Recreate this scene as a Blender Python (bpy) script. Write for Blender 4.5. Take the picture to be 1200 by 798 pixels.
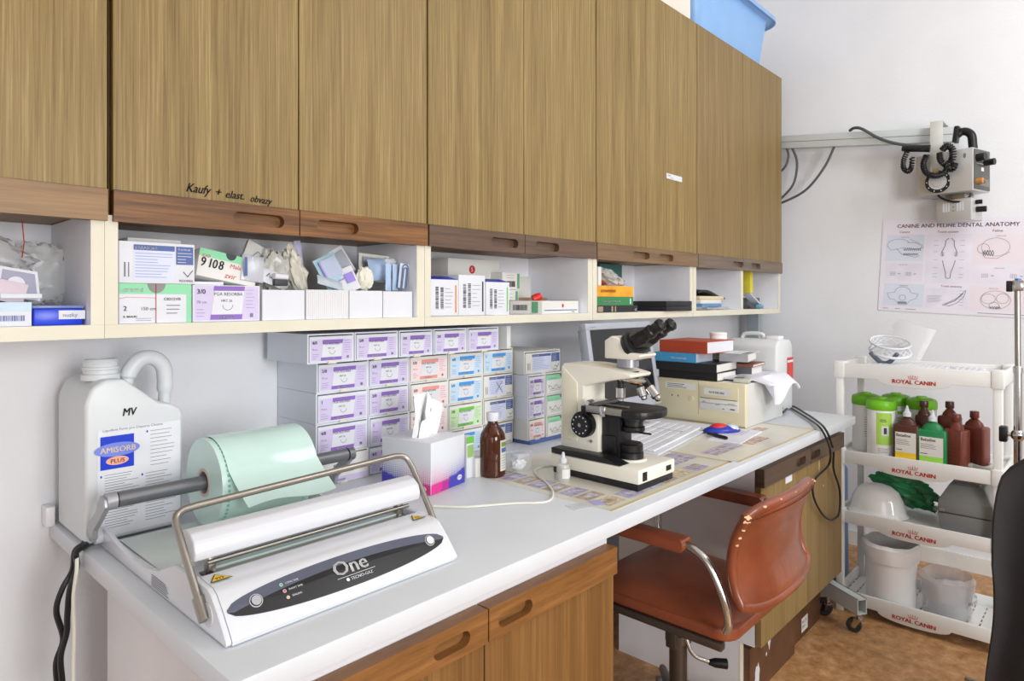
import bpy, bmesh, math, random
from mathutils import Matrix, Vector
random.seed(7)
for o in list(bpy.data.objects): bpy.data.objects.remove(o)
scn = bpy.context.scene
C = scn.collection
PI = math.pi
# ---------------------------------------------------------------- camera, light, exposure
EYE = 1.55
FPX = 773.0
TH = math.atan(717.0 / FPX)
CT, ST = math.cos(TH), math.sin(TH)
cam_d = bpy.data.cameras.new('camera'); cam = bpy.data.objects.new('camera', cam_d); C.objects.link(cam)
cam.location = (0, 0, EYE); cam.rotation_euler = (PI / 2, 0, TH - PI / 2)
cam_d.sensor_width = 36; cam_d.lens = FPX * 36 / 1200; cam_d.shift_y = -47 / 1200
cam_d.clip_start = 0.02
scn.camera = cam
w = bpy.data.worlds.new('world'); scn.world = w; w.use_nodes = True
w.node_tree.nodes['Background'].inputs[0].default_value = (.95, .97, 1, 1)
w.node_tree.nodes['Background'].inputs[1].default_value = 0.4
def area(name, loc, aim, size, power, col=(1, 1, 1), sy=None):
    d = bpy.data.lights.new(name, 'AREA'); d.energy = power; d.color = col; d.size = size
    if sy: d.shape = 'RECTANGLE'; d.size_y = sy
    o = bpy.data.objects.new(name, d); C.objects.link(o); o.location = loc
    o.rotation_euler = (Vector(aim) - Vector(loc)).to_track_quat('-Z', 'Y').to_euler(); return o
area('key_light', (0.5, -2.65, 1.72), (2.2, 1.9, 1.3), 1.5, 150, (.965, .985, 1))
area('corner_fill_light', (2.9, -1.5, 3.4), (4.6, .9, 1.0), 1.4, 58, (.965, .985, 1))  # unseen fill, added to brighten the right wall and trolley
area('overhead_fill_light', (2.2, -0.9, 3.85), (2.4, 0, 0), 2.6, 10, (.965, .985, 1), 1.2)  # weak fill added from above, no lamp fitting there
area('left_fill_light', (-1.9, -1.2, 1.7), (2.5, 1.2, 1.3), 1.6, 26, (.94, .97, 1))  # added fill from the left, that wall has no window
scn.view_settings.view_transform = 'Standard'
scn.view_settings.look = 'None'
scn.view_settings.exposure = -0.38
scn.view_settings.gamma = 1
scn.view_settings.use_curve_mapping = False

# ---------------------------------------------------------------- pixel -> point on a known plane of the room
def _r(u, v):
    du = u - 600.0
    return FPX * CT + du * ST, FPX * ST - du * CT, 352.0 - v
def PX(u, v, X): a, b, c = _r(u, v); s = X / a; return Vector((X, b * s, EYE + c * s))
def PY(u, v, Y): a, b, c = _r(u, v); s = Y / b; return Vector((a * s, Y, EYE + c * s))
def PZ(u, v, Z): a, b, c = _r(u, v); s = (Z - EYE) / c; return Vector((a * s, b * s, Z))
def X_(u, Y): return PY(u, 352, Y).x
def Y_(u, X): return PX(u, 352, X).y

# ---------------------------------------------------------------- materials
def lin(c): c /= 255.0; return c / 12.92 if c <= .04045 else ((c + .055) / 1.055) ** 2.4
def rgb(c): return (lin(c[0]), lin(c[1]), lin(c[2]), 1)
MATS = {}
def mat(name, col, rough=.5, metal=0, tr=0, alpha=1, var=.04, scale=6, bump=0, bscale=60, coat=0, ior=1.45, sss=0, emit=0):
    if name in MATS: return MATS[name]
    m = bpy.data.materials.new(name); m.use_nodes = True; nt = m.node_tree; N = nt.nodes; L = nt.links
    b = N['Principled BSDF']
    b.inputs['Roughness'].default_value = rough; b.inputs['Metallic'].default_value = metal
    b.inputs['Transmission Weight'].default_value = tr; b.inputs['Alpha'].default_value = alpha
    b.inputs['Coat Weight'].default_value = coat; b.inputs['IOR'].default_value = ior
    if sss:
        b.inputs['Subsurface Weight'].default_value = sss; b.inputs['Subsurface Radius'].default_value = (.03, .03, .03)
    tc = N.new('ShaderNodeTexCoord'); n = N.new('ShaderNodeTexNoise'); n.inputs['Scale'].default_value = scale
    n.inputs['Detail'].default_value = 4
    L.new(tc.outputs['Object'], n.inputs['Vector'])
    r = N.new('ShaderNodeValToRGB')
    c0 = rgb([max(0, x * (1 - var)) for x in col]); c1 = rgb([min(255, x * (1 + var)) for x in col])
    r.color_ramp.elements[0].color = c0; r.color_ramp.elements[1].color = c1
    r.color_ramp.elements[0].position = .3; r.color_ramp.elements[1].position = .7
    L.new(n.outputs['Fac'], r.inputs['Fac']); L.new(r.outputs['Color'], b.inputs['Base Color'])
    if emit:
        L.new(r.outputs['Color'], b.inputs['Emission Color']); b.inputs['Emission Strength'].default_value = emit
    if bump:
        n2 = N.new('ShaderNodeTexNoise'); n2.inputs['Scale'].default_value = bscale; n2.inputs['Detail'].default_value = 3
        L.new(tc.outputs['Object'], n2.inputs['Vector'])
        bp = N.new('ShaderNodeBump'); bp.inputs['Strength'].default_value = bump; bp.inputs['Distance'].default_value = .004
        L.new(n2.outputs['Fac'], bp.inputs['Height']); L.new(bp.outputs['Normal'], b.inputs['Normal'])
    MATS[name] = m; return m
def wood(name, stops, sc, rough=.45, spread=1.0, fine=None, bump=.15):
    if name in MATS: return MATS[name]
    m = bpy.data.materials.new(name); m.use_nodes = True; nt = m.node_tree; N = nt.nodes; L = nt.links
    b = N['Principled BSDF']; b.inputs['Roughness'].default_value = rough
    tc = N.new('ShaderNodeTexCoord'); mp = N.new('ShaderNodeMapping'); mp.inputs['Scale'].default_value = sc
    L.new(tc.outputs['Object'], mp.inputs['Vector'])
    n = N.new('ShaderNodeTexNoise'); n.inputs['Scale'].default_value = 1; n.inputs['Detail'].default_value = 7; n.inputs['Roughness'].default_value = .7
    n.inputs['Distortion'].default_value = .15
    L.new(mp.outputs['Vector'], n.inputs['Vector'])
    mp2 = N.new('ShaderNodeMapping'); mp2.inputs['Scale'].default_value = [s * .12 for s in sc]
    L.new(tc.outputs['Object'], mp2.inputs['Vector'])
    n2 = N.new('ShaderNodeTexNoise'); n2.inputs['Scale'].default_value = 1; n2.inputs['Detail'].default_value = 3
    L.new(mp2.outputs['Vector'], n2.inputs['Vector'])
    mx = N.new('ShaderNodeMix'); mx.data_type = 'FLOAT'; mx.inputs[0].default_value = .28
    L.new(n.outputs['Fac'], mx.inputs[2]); L.new(n2.outputs['Fac'], mx.inputs[3])
    r = N.new('ShaderNodeValToRGB')
    lo, hi = .5 - .17 * spread, .5 + .17 * spread
    k = len(stops)
    while len(r.color_ramp.elements) < k: r.color_ramp.elements.new(.5)
    for i, c in enumerate(stops):
        r.color_ramp.elements[i].position = lo + (hi - lo) * i / (k - 1); r.color_ramp.elements[i].color = rgb(c)
    L.new(mx.outputs[0], r.inputs['Fac']); L.new(r.outputs['Color'], b.inputs['Base Color'])
    bp = N.new('ShaderNodeBump'); bp.inputs['Strength'].default_value = bump; bp.inputs['Distance'].default_value = .002
    L.new(n.outputs['Fac'], bp.inputs['Height']); L.new(bp.outputs['Normal'], b.inputs['Normal'])
    MATS[name] = m; return m

# ---------------------------------------------------------------- mesh builder
_txt = {}
def text_geo(s):
    if s in _txt: return _txt[s]
    cu = bpy.data.curves.new('t', 'FONT'); cu.body = s; cu.size = 1; cu.resolution_u = 2; cu.align_x = 'LEFT'
    o = bpy.data.objects.new('t', cu); C.objects.link(o)
    dg = bpy.context.evaluated_depsgraph_get(); dg.update()
    me = bpy.data.meshes.new_from_object(o.evaluated_get(dg))
    vs = [v.co.copy() for v in me.vertices]; fs = [tuple(p.vertices) for p in me.polygons]
    bpy.data.objects.remove(o); bpy.data.meshes.remove(me); bpy.data.curves.remove(cu)
    _txt[s] = (vs, fs); return _txt[s]
class MB:
    def __init__(s, M=None): s.v = []; s.f = []; s.m = []; s.mats = []; s.M = M or Matrix()
    def mi(s, m):
        if m not in s.mats: s.mats.append(m)
        return s.mats.index(m)
    def add(s, vs, fs, m):
        k = len(s.v); i = s.mi(m)
        s.v += [s.M @ Vector(v) for v in vs]
        s.f += [tuple(a + k for a in f) for f in fs]; s.m += [i] * len(fs); return s
    def addbm(s, bm, m):
        bm.verts.ensure_lookup_table(); bm.verts.index_update()
        s.add([v.co.copy() for v in bm.verts], [tuple(v.index for v in f.verts) for f in bm.faces], m); bm.free(); return s
    def box(s, x0, x1, y0, y1, z0, z1, m, bev=0, seg=2):
        vs = [(x, y, z) for z in (z0, z1) for y in (y0, y1) for x in (x0, x1)]
        fs = [(0, 2, 3, 1), (4, 5, 7, 6), (0, 1, 5, 4), (2, 6, 7, 3), (0, 4, 6, 2), (1, 3, 7, 5)]
        return s.hull(vs, fs, m, bev, seg)
    def hull(s, vs, fs, m, bev=0, seg=2):
        if not bev: return s.add(vs, fs, m)
        bm = bmesh.new(); bv = [bm.verts.new(v) for v in vs]
        for f in fs: bm.faces.new([bv[i] for i in f])
        bmesh.ops.recalc_face_normals(bm, faces=bm.faces)
        bmesh.ops.bevel(bm, geom=list(bm.edges), offset=bev, segments=seg, profile=.5, affect='EDGES', clamp_overlap=True)
        return s.addbm(bm, m)
    def bx(s, c, d, m, bev=0, rz=0, R=None, seg=2):       # centre, dimensions, turned
        T = Matrix.Translation(c) @ (R.to_4x4() if R else Matrix.Rotation(rz, 4, 'Z'))
        x, y, z = [a / 2 for a in d]
        vs = [T @ Vector((a, b, e)) for e in (-z, z) for b in (-y, y) for a in (-x, x)]
        fs = [(0, 2, 3, 1), (4, 5, 7, 6), (0, 1, 5, 4), (2, 6, 7, 3), (0, 4, 6, 2), (1, 3, 7, 5)]
        return s.hull(vs, fs, m, bev, seg)
    def prism(s, pts, axis, a, b, m, bev=0, seg=2):        # polygon pts in the two other axes, extruded a..b
        def P(p, t):
            return {'x': (t, p[0], p[1]), 'y': (p[0], t, p[1]), 'z': (p[0], p[1], t)}[axis]
        n = len(pts); vs = [P(p, a) for p in pts] + [P(p, b) for p in pts]
        fs = [tuple(range(n - 1, -1, -1)), tuple(range(n, 2 * n))] + [(i, (i + 1) % n, n + (i + 1) % n, n + i) for i in range(n)]
        return s.hull(vs, fs, m, bev, seg)
    def tube(s, pts, r, m, n=10, caps=True, closed=False):
        pts = [Vector(p) for p in pts]; k = len(pts)
        rs = r if isinstance(r, (list, tuple)) else [r] * k
        vs = []; fs = []; prev = None
        for i, p in enumerate(pts):
            if closed: t = pts[(i + 1) % k] - pts[i - 1]
            else: t = pts[min(i + 1, k - 1)] - pts[max(i - 1, 0)]
            if t.length < 1e-9: t = Vector((0, 0, 1))
            t.normalize()
            if prev is None:
                a = Vector((0, 0, 1)) if abs(t.z) < .9 else Vector((1, 0, 0))
                u = t.cross(a).normalized()
            else: u = (prev - t * prev.dot(t)).normalized()
            prev = u; w2 = t.cross(u)
            for j in range(n):
                g = 2 * PI * j / n; vs.append(p + (u * math.cos(g) + w2 * math.sin(g)) * rs[i])
        for i in range(k if closed else k - 1):
            for j in range(n):
                a = i * n + j; b = i * n + (j + 1) % n; q = ((i + 1) % k) * n
                fs.append((a, b, q + (j + 1) % n, q + j))
        if caps and not closed: fs += [tuple(range(n - 1, -1, -1)), tuple((k - 1) * n + j for j in range(n))]
        return s.add(vs, fs, m)
    def cyl(s, a, b, r, m, n=20): return s.tube([a, b], r, m, n)
    def lathe(s, prof, m, c=(0, 0, 0), n=28, M=None, sx=1, sy=1):
        vs = []; fs = []; T = M or Matrix.Translation(c)
        for r, z in prof:
            for j in range(n):
                g = 2 * PI * j / n; vs.append(T @ Vector((r * math.cos(g) * sx, r * math.sin(g) * sy, z)))
        for i in range(len(prof) - 1):
            for j in range(n):
                fs.append((i * n + j, i * n + (j + 1) % n, (i + 1) * n + (j + 1) % n, (i + 1) * n + j))
        if prof[0][0] > 1e-6: fs.append(tuple(range(n - 1, -1, -1)))
        if prof[-1][0] > 1e-6: fs.append(tuple((len(prof) - 1) * n + j for j in range(n)))
        return s.add(vs, fs, m)
    def shell(s, prof, m, c=(0, 0, 0), n=28): # open lathe: no caps (profile already has thickness)
        vs = []; fs = []; T = Matrix.Translation(c); k = len(prof)
        for r, z in prof:
            for j in range(n):
                g = 2 * PI * j / n; vs.append(T @ Vector((r * math.cos(g), r * math.sin(g), z)))
        for i in range(k - 1):
            for j in range(n): fs.append((i * n + j, i * n + (j + 1) % n, (i + 1) * n + (j + 1) % n, (i + 1) * n + j))
        return s.add(vs, fs, m)
    def grid(s, fn, nu, nv, m, thick=0, wrap=False):
        vs = [Vector(fn(i / nu, j / nv)) for j in range(nv + 1) for i in range(nu + 1)]
        fs = [(j * (nu + 1) + i, j * (nu + 1) + i + 1, (j + 1) * (nu + 1) + i + 1, (j + 1) * (nu + 1) + i) for j in range(nv) for i in range(nu)]
        if not thick: return s.add(vs, fs, m)
        bm = bmesh.new(); bv = [bm.verts.new(v) for v in vs]
        for f in fs:
            try: bm.faces.new([bv[i] for i in f])
            except Exception: pass
        bm.normal_update()
        bmesh.ops.solidify(bm, geom=list(bm.faces), thickness=thick)
        return s.addbm(bm, m)
    def quad(s, a, b, c, d, m): return s.add([a, b, c, d], [(0, 1, 2, 3)], m)
    def face(s, o, ex, ey):   # sets a label frame: origin, unit right, unit up
        s.fo = Vector(o); s.fx = Vector(ex).normalized(); s.fy = Vector(ey).normalized(); s.fn = s.fx.cross(s.fy); return s
    def rect(s, x0, x1, y0, y1, m, lift=.0006, shear=0):
        P = lambda x, y: s.fo + s.fx * (x + shear * y) + s.fy * y + s.fn * lift
        return s.add([P(x0, y0), P(x1, y0), P(x1, y1), P(x0, y1)], [(0, 1, 2, 3)], m)
    def poly(s, pts, m, lift=.0006):
        return s.add([s.fo + s.fx * x + s.fy * y + s.fn * lift for x, y in pts], [tuple(range(len(pts)))], m)
    def txt(s, t, x, y, size, m, lift=.0012, sx=1.0, shear=0, bold=0, rot=0):
        vs, fs = text_geo(t); out = []; cr, sr = math.cos(rot), math.sin(rot)
        for p in vs:
            a = (p.x * sx + p.y * shear) * size; b = p.y * size
            out.append(s.fo + s.fx * (x + a * cr - b * sr) + s.fy * (y + a * sr + b * cr) + s.fn * lift)
        s.add(out, fs, m)
        if bold: s.add([p + s.fx * bold for p in out], fs, m)
        return s
    def line(s, pts, wd, m, lift=.001):
        P = [Vector((x, y)) for x, y in pts]
        for a, b in zip(P, P[1:]):
            d = b - a
            if d.length < 1e-7: continue
            d.normalize(); e = d * wd * .4; q = Vector((-d.y, d.x)) * wd / 2
            s.poly([tuple(a - e - q), tuple(b + e - q), tuple(b + e + q), tuple(a - e + q)], m, lift)
        return s
    def build(s, name, parent=None, W=False, ang=38, kind=None):
        me = bpy.data.meshes.new(name)
        vs = s.v
        if W and parent is not None:
            R = root_of(parent); inv = BASE[R.name].inverted(); vs = [inv @ v for v in vs]
        me.from_pydata([tuple(v) for v in vs], [], s.f)
        for m in s.mats: me.materials.append(m)
        me.polygons.foreach_set('material_index', s.m)
        me.polygons.foreach_set('use_smooth', [True] * len(s.f))
        me.update()
        try: me.set_sharp_from_angle(angle=math.radians(ang))
        except Exception: pass
        o = bpy.data.objects.new(name, me); C.objects.link(o)
        if parent is not None: o.parent = parent
        if kind: o['kind'] = kind
        return o
BASE = {}
def root_of(o):
    while o.parent is not None: o = o.parent
    return o
def tag(o, label, cat, group=None, kind=None):
    o['label'] = label; o['category'] = cat
    if group: o['group'] = group
    if kind: o['kind'] = kind
    return o
def thing(name, label, cat, loc=(0, 0, 0), rz=0, group=None):
    o = bpy.data.objects.new(name, None); C.objects.link(o); o.location = loc; o.rotation_euler = (0, 0, rz)
    o.empty_display_size = .05
    BASE[o.name] = Matrix.Translation(loc) @ Matrix.Rotation(rz, 4, 'Z')
    return tag(o, label, cat, group)
def single(mb, name, label, cat, group=None, loc=None, rz=0, W=False):   # a thing that is one mesh
    if loc is not None and W:
        inv = (Matrix.Translation(loc) @ Matrix.Rotation(rz, 4, 'Z')).inverted(); mb.v = [inv @ v for v in mb.v]
    elif loc is None:       # world-built mesh: origin at the middle of its base
        xs = [v.x for v in mb.v]; ys = [v.y for v in mb.v]; zs = [v.z for v in mb.v]
        loc = Vector(((min(xs) + max(xs)) / 2, (min(ys) + max(ys)) / 2, min(zs))); mb.v = [v - loc for v in mb.v]
    o = mb.build(name); o.location = loc; o.rotation_euler = (0, 0, rz); return tag(o, label, cat, group)
def copy_tree(o, parent=None):
    c = o.copy(); C.objects.link(c); c.parent = parent
    for ch in list(o.children): copy_tree(ch, c)
    return c
def struct(name, mb):
    o = mb.build(name); o['kind'] = 'structure'; o['label'] = name.replace('_', ' '); return o
def catmull(pts, n=8):
    pts = [Vector(p) for p in pts]; out = []
    P = [pts[0] * 2 - pts[1]] + pts + [pts[-1] * 2 - pts[-2]]
    for i in range(1, len(P) - 2):
        a, b, c, d = P[i - 1:i + 3]
        for k in range(n):
            t = k / n
            out.append(.5 * ((2 * b) + (c - a) * t + (2 * a - 5 * b + 4 * c - d) * t * t + (3 * b - a - 3 * c + d) * t ** 3))
    out.append(pts[-1]); return out
def stadium(x0, x1, z0, z1, n=8):
    r = min((z1 - z0) / 2, (x1 - x0) / 2); out = []
    for k in range(n + 1): g = -PI / 2 + PI * k / n; out.append((x1 - r + r * math.cos(g), (z0 + z1) / 2 + r * math.sin(g)))
    for k in range(n + 1): g = PI / 2 + PI * k / n; out.append((x0 + r + r * math.cos(g), (z0 + z1) / 2 + r * math.sin(g)))
    return out
def rrect(x0, x1, y0, y1, r, n=5):
    out = []
    for cx, cy, g0 in ((x1 - r, y0 + r, -90), (x1 - r, y1 - r, 0), (x0 + r, y1 - r, 90), (x0 + r, y0 + r, 180)):
        for k in range(n + 1): g = math.radians(g0 + 90 * k / n); out.append((cx + r * math.cos(g), cy + r * math.sin(g)))
    return out

# ---------------------------------------------------------------- common materials
white_wall = mat('painted wall', (232, 233, 236), .85, var=.012, scale=3, bump=.25, bscale=90)
white_lam = mat('white laminate', (212, 216, 221), .35, var=.01)
white_paint = mat('white painted board', (243, 244, 249), .5, var=.015)
cream_edge = mat('cream edge band', (222, 217, 198), .45, var=.02)
white_pl = mat('white plastic', (234, 234, 234), .35, var=.01)
off_white = mat('off white card', (224, 223, 218), .6, var=.015)
bright = mat('bright white card', (219, 221, 227), .55, var=.01)
card_in = mat('brown card inside', (170, 145, 120), .8)
black = mat('black plastic', (22, 22, 23), .38, var=.1)
dark_mat = mat('dark grey', (58, 60, 64), .5)
ink = mat('black ink', (35, 35, 40), .6)
grey_ink = mat('grey ink', (120, 120, 130), .6)
lilac_ink = mat('lilac ink', (160, 150, 190), .6)
red_ink = mat('red ink', (200, 60, 60), .6)
chrome = mat('chrome', (200, 198, 195), .16, 1, var=.02)
steel = mat('satin steel', (165, 160, 152), .33, 1, var=.03)
alu = mat('grey anodised metal', (120, 122, 126), .4, .6)
clear = mat('clear film', (235, 238, 240), .12, alpha=.28)
hazy = mat('hazy plastic film', (225, 226, 224), .25, alpha=.55, bump=.4, bscale=30)
# ---------------------------------------------------------------- the room
RX, LX, BY, FY, TOP = 4.55, -2.2, 2.0, -2.9, 3.95
struct('wall_back', MB().box(LX, RX, BY, BY + .1, 0, TOP, white_wall))
struct('wall_right', MB().box(RX, RX + .1, FY - .1, BY + .1, 0, TOP, white_wall))
struct('wall_left', MB().box(LX - .1, LX, FY - .1, BY + .1, 0, TOP, white_wall))
struct('wall_front', MB().box(LX, RX, FY - .1, FY, 0, TOP, white_wall))
struct('ceiling', MB().box(LX - .1, RX + .1, FY - .1, BY + .1, TOP, TOP + .1, mat('ceiling paint', (245, 245, 243), .9, var=.01)))
def floor_mat():
    m = bpy.data.materials.new('marbled linoleum'); m.use_nodes = True; N = m.node_tree.nodes; L = m.node_tree.links
    b = N['Principled BSDF']; b.inputs['Roughness'].default_value = .42
    tc = N.new('ShaderNodeTexCoord'); n = N.new('ShaderNodeTexNoise'); n.inputs['Scale'].default_value = 17; n.inputs['Detail'].default_value = 9
    n.inputs['Roughness'].default_value = .68; n.inputs['Distortion'].default_value = .25
    L.new(tc.outputs['Object'], n.inputs['Vector']); r = N.new('ShaderNodeValToRGB'); e = r.color_ramp.elements
    e.new(.5); e[0].position = .3; e[1].position = .5; e[2].position = .72
    e[0].color = rgb((140, 98, 58)); e[1].color = rgb((176, 130, 84)); e[2].color = rgb((206, 166, 122))
    L.new(n.outputs['Fac'], r.inputs['Fac']); L.new(r.outputs['Color'], b.inputs['Base Color']); return m
struct('floor', MB().box(LX - .1, RX + .1, FY - .1, BY + .1, -.1, 0, floor_mat()))
struct('baseboard_right', MB().box(RX - .014, RX - .001, FY, BY - .001, 0, .09, mat('baseboard white', (225, 224, 220), .5)))

# ---------------------------------------------------------------- wood
oak = wood('oak veneer', [(94, 70, 32), (126, 103, 54), (146, 123, 72), (178, 156, 106)], (170, 170, 2.6), .5, 1.05)
oak2 = wood('darker oak veneer', [(92, 62, 26), (122, 85, 42), (148, 110, 62)], (150, 150, 2.2), .5, 1.1)  # darker, redder wood of the low doors
oak_far = wood('brown oak veneer', [(108, 86, 50), (134, 110, 66), (156, 131, 84)], (140, 140, 2.2), .5, 1.1)
rails = [wood('rail wood %d' % i, s, (3.0, 30, 80), .45, .85) for i, s in enumerate([
    [(112, 84, 50), (136, 104, 66), (152, 120, 78)],
    [(58, 34, 14), (108, 70, 32), (144, 98, 50)],
    [(70, 52, 40), (92, 70, 54), (108, 84, 66)],
    [(96, 72, 46), (118, 92, 62), (132, 106, 74)],
    [(92, 78, 66), (112, 96, 82), (126, 110, 94)]])]
rail_low = wood('lower rail wood', [(96, 62, 28), (134, 90, 46), (162, 114, 64)], (4.5, 30, 60), .42, 1.2)
rail_dark = wood('dark lower rail wood', [(66, 50, 38), (84, 66, 50), (98, 78, 60)], (4.5, 30, 60), .4, 1.1)

def rail_mesh(mb, x0, x1, yf, yb, z0, z1, pockets, m):      # handle rail with scooped finger pockets
    bm = bmesh.new(); ed = []
    def ring(pts, y):
        vs = [bm.verts.new((p[0], y, p[1])) for p in pts]
        return vs, [bm.edges.new((vs[i], vs[(i + 1) % len(vs)])) for i in range(len(vs))]
    _, e = ring([(x0, z0), (x1, z0), (x1, z1), (x0, z1)], yf); ed += e
    rings = []
    for a, b in pockets:
        c = z0 + (z1 - z0) * .47; h = (z1 - z0) * .23
        r, e = ring(stadium(a, b, c - h, c + h, 7), yf); ed += e; rings.append(r)
    bmesh.ops.triangle_fill(bm, use_beauty=True, edges=ed)
    for r in rings:
        dp = min(.022, (yb - yf) * .8)
        back = [bm.verts.new((v.co.x, yf + dp, v.co.z)) for v in r]
        for i in range(len(r)): bm.faces.new((r[i], r[(i + 1) % len(r)], back[(i + 1) % len(r)], back[i]))
        bm.faces.new(back)
    mb.addbm(bm, m)
    vs = [(x, y, z) for z in (z0, z1) for y in (yf, yb) for x in (x0, x1)]
    mb.add(vs, [(0, 2, 3, 1), (4, 5, 7, 6), (2, 6, 7, 3), (0, 4, 6, 2), (1, 3, 7, 5)], m)
    return mb

# ---------------------------------------------------------------- wall cabinets above the shelf
YC = 1.65
ZS, ZB, ZR, ZT = 1.466, 1.726, 1.796, 3.01      # shelf underside, rail bottom, rail top, cabinet top
XE = [X_(u, YC) for u in (-130, 0 - 0, 126.5, 131.5, 350, 501, 614, 698.5, 757, 817, 870.5, 916)]
xc = dict(zip(('a0', 'am', 'a1', 'b0', 'b1', 'c0', 'c1', 'd0', 'd1', 'e0', 'e1', 'e2'), XE))
xc['a0'] = xc['a1'] - .9; xc['am'] = xc['a1'] - .45
units = [
    ('leftmost oak wall cabinet with a light brown bottom rail', [xc['a0'], xc['am'], xc['a1']], rails[0], oak, [[], []]),
    ('oak wall cabinet with black handwriting and a reddish brown bottom rail', [xc['b0'], xc['b1'], xc['c0'] - .002], rails[1], oak, [[(272, 332)], [(370, 419)]]),
    ('oak wall cabinet with a dark brown rail, above the barcode boxes', [xc['c0'] + .002, xc['c1'], xc['d0'] - .002], rails[2], oak, [[(574, 606)], [(626, 654)]]),
    ('oak wall cabinet with a small white sticker, above the monitor', [xc['d0'] + .002, xc['d1'], xc['e0'] - .002], rails[3], oak, [[(741, 760)], [(771, 788)]]),
    ('rightmost wall cabinet with narrow brown doors under the blue tub', [xc['e0'] + .002, xc['e1'], xc['e2']], rails[4], oak_far, [[(858, 870)], [(879, 890)]])]
body_m = mat('cabinet side board', (150, 118, 78), .5)
hand = mat('felt pen', (20, 18, 16), .6)
for ui, (lab, xs, rm, vm, pk) in enumerate(units):
    t = thing('wall_cabinet', lab, 'cabinet', ((xs[0] + xs[-1]) / 2, 1.82, ZB + .016))
    MB().box(xs[0] + .001, xs[-1] - .001, YC + .03, BY - .002, ZB + .016, ZT - .002, body_m).build('body', t, W=True)
    for di in range(2):
        x0, x1 = xs[di] + .0015, xs[di + 1] - .0015
        mb = MB().box(x0, x1, YC, YC + .022, ZR + .0005, ZT, vm, .0012, 1)
        if ui == 1 and di == 0:
            p = PY(217, 231, YC); mb.face((p.x, YC, p.z), (1, 0, 0), (0, 0, 1))
            mb.txt('Kaufy', 0, .014, .031, hand, sx=.8, shear=.3, bold=.0012, rot=-.02); mb.txt('+', .068, .012, .028, hand, shear=.3, bold=.0012)
            mb.txt('elast.', .094, .010, .027, hand, sx=.9, shear=.3, bold=.0012); mb.txt('obvazy', .158, .007, .026, hand, sx=.8, shear=.3, bold=.0012, rot=-.04)
        d = mb.build('door', t, W=True)
        if ui == 3 and di == 1:
            p = PY(781, 205, YC); q = PY(799, 205, YC)
            s = MB().box(p.x, q.x, YC - .0012, YC - .0002, p.z - .016, p.z + .010, bright)
            s.face((p.x, YC - .0012, p.z - .016), (1, 0, 0), (0, 0, 1)); s.txt('KMEN', .008, .012, .012, grey_ink); s.txt('obvazy', .035, .004, .010, grey_ink)
            s.build('sticker', d, W=True)
        rb = MB(); PK = [(X_(a, YC), X_(b, YC)) for a, b in pk[di]]
        if ui == 3:
            if di: continue
            x1 = xs[2] - .0015; PK += [(X_(a, YC), X_(b, YC)) for a, b in pk[1]]
        rail_mesh(rb, x0, x1, YC - .006, YC + .022, ZB, ZR, PK, rm)
        rb.build('handle_rail', t if ui == 3 else d, W=True)
# dark joint filler between first two cabinets
# ---------------------------------------------------------------- open shelves under the cabinets
YSH = 1.658
def shelf_unit(lab, x0, x1, tl, tr_, divs=(), back=white_paint):
    t = thing('open_shelf', lab, 'shelf', ((x0 + x1) / 2, 1.83, ZS))
    zt = ZB + .014
    MB().box(x0, x1, YSH, BY - .002, ZS, ZS + .03, white_paint).box(x0, x1, YSH - .002, YSH, ZS, ZS + .03, cream_edge).build('bottom_board', t, W=True)
    for a, b in ((x0, x0 + tl), (x1 - tr_, x1)):
        MB().box(a, b, YSH, BY - .002, ZS + .0302, zt, white_paint).box(a, b, YSH - .002, YSH, ZS + .0302, zt, cream_edge).build('side_panel', t, W=True)
    for a, b in divs:
        MB().box(a, b, YSH, BY - .002, ZS + .0302, zt, white_paint).box(a, b, YSH - .002, YSH, ZS + .0302, zt, cream_edge).build('divider', t, W=True)
    MB().box(x0 + tl, x1 - tr_, BY - .008, BY - .002, ZS + .0302, zt, back).build('back_panel', t, W=True)
    return t
sx = lambda u: X_(u, YSH)
shelf_unit('leftmost open white shelf holding the blue lidded box', xc['a0'], sx(122), .018, sx(122) - sx(106))
shelf_unit('white open shelf holding suture boxes and four white trays', sx(122.4), sx(497), sx(138) - sx(122.4), sx(497) - sx(488))
shelf_unit('white open shelf holding three barcode boxes', sx(497.4), sx(694), sx(504.5) - sx(497.4), sx(694) - sx(688.5))
shelf_unit('white open shelf holding orange and green books', sx(694.4), sx(811.5), sx(699) - sx(694.4), sx(811.5) - sx(808))
shelf_unit('rightmost white open shelf with two narrow compartments', sx(811.9), sx(914), sx(815.5) - sx(811.9), sx(914) - sx(911.5), [(sx(867.5), sx(870.5))])

# ---------------------------------------------------------------- worktop and cabinets under it
CTZ = EYE - .559     # .991
XL, XR, YF = .428, 3.468, .951
t = MB().box(XL, XR, YF, BY - .002, CTZ - .04, CTZ, white_lam, .004, 2)
single(t, 'worktop', 'long white laminate worktop running along the wall under the shelves', 'worktop')
def base_cabinet(lab, x0, x1, y0, y1, z0, doors, rm, vm, zr0, zr1, side, pk, zd0):
    t = thing('base_cabinet', lab, 'cabinet', ((x0 + x1) / 2, (y0 + y1) / 2, z0))
    MB().box(x0, x1, y0 + .03, y1, z0, CTZ - .0415, side).build('body', t, W=True)
    for i in range(len(doors) - 1):
        a, b = doors[i] + .002, doors[i + 1] - .002
        d = MB().box(a, b, y0 + .004, y0 + .026, zd0, zr0 - .0008, vm, .001, 1).build('door', t, W=True)
        rb = MB(); rail_mesh(rb, a, b, y0 - .008, y0 + .026, zr0, zr1, pk[i], rm); rb.build('handle_rail', d, W=True)
    return t
xl = [X_(-60, 1.0), X_(567.5, .99), X_(719, .99)]; xl[0] = .5
side_w = mat('white cabinet side', (228, 226, 228), .5, var=.02)
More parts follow.
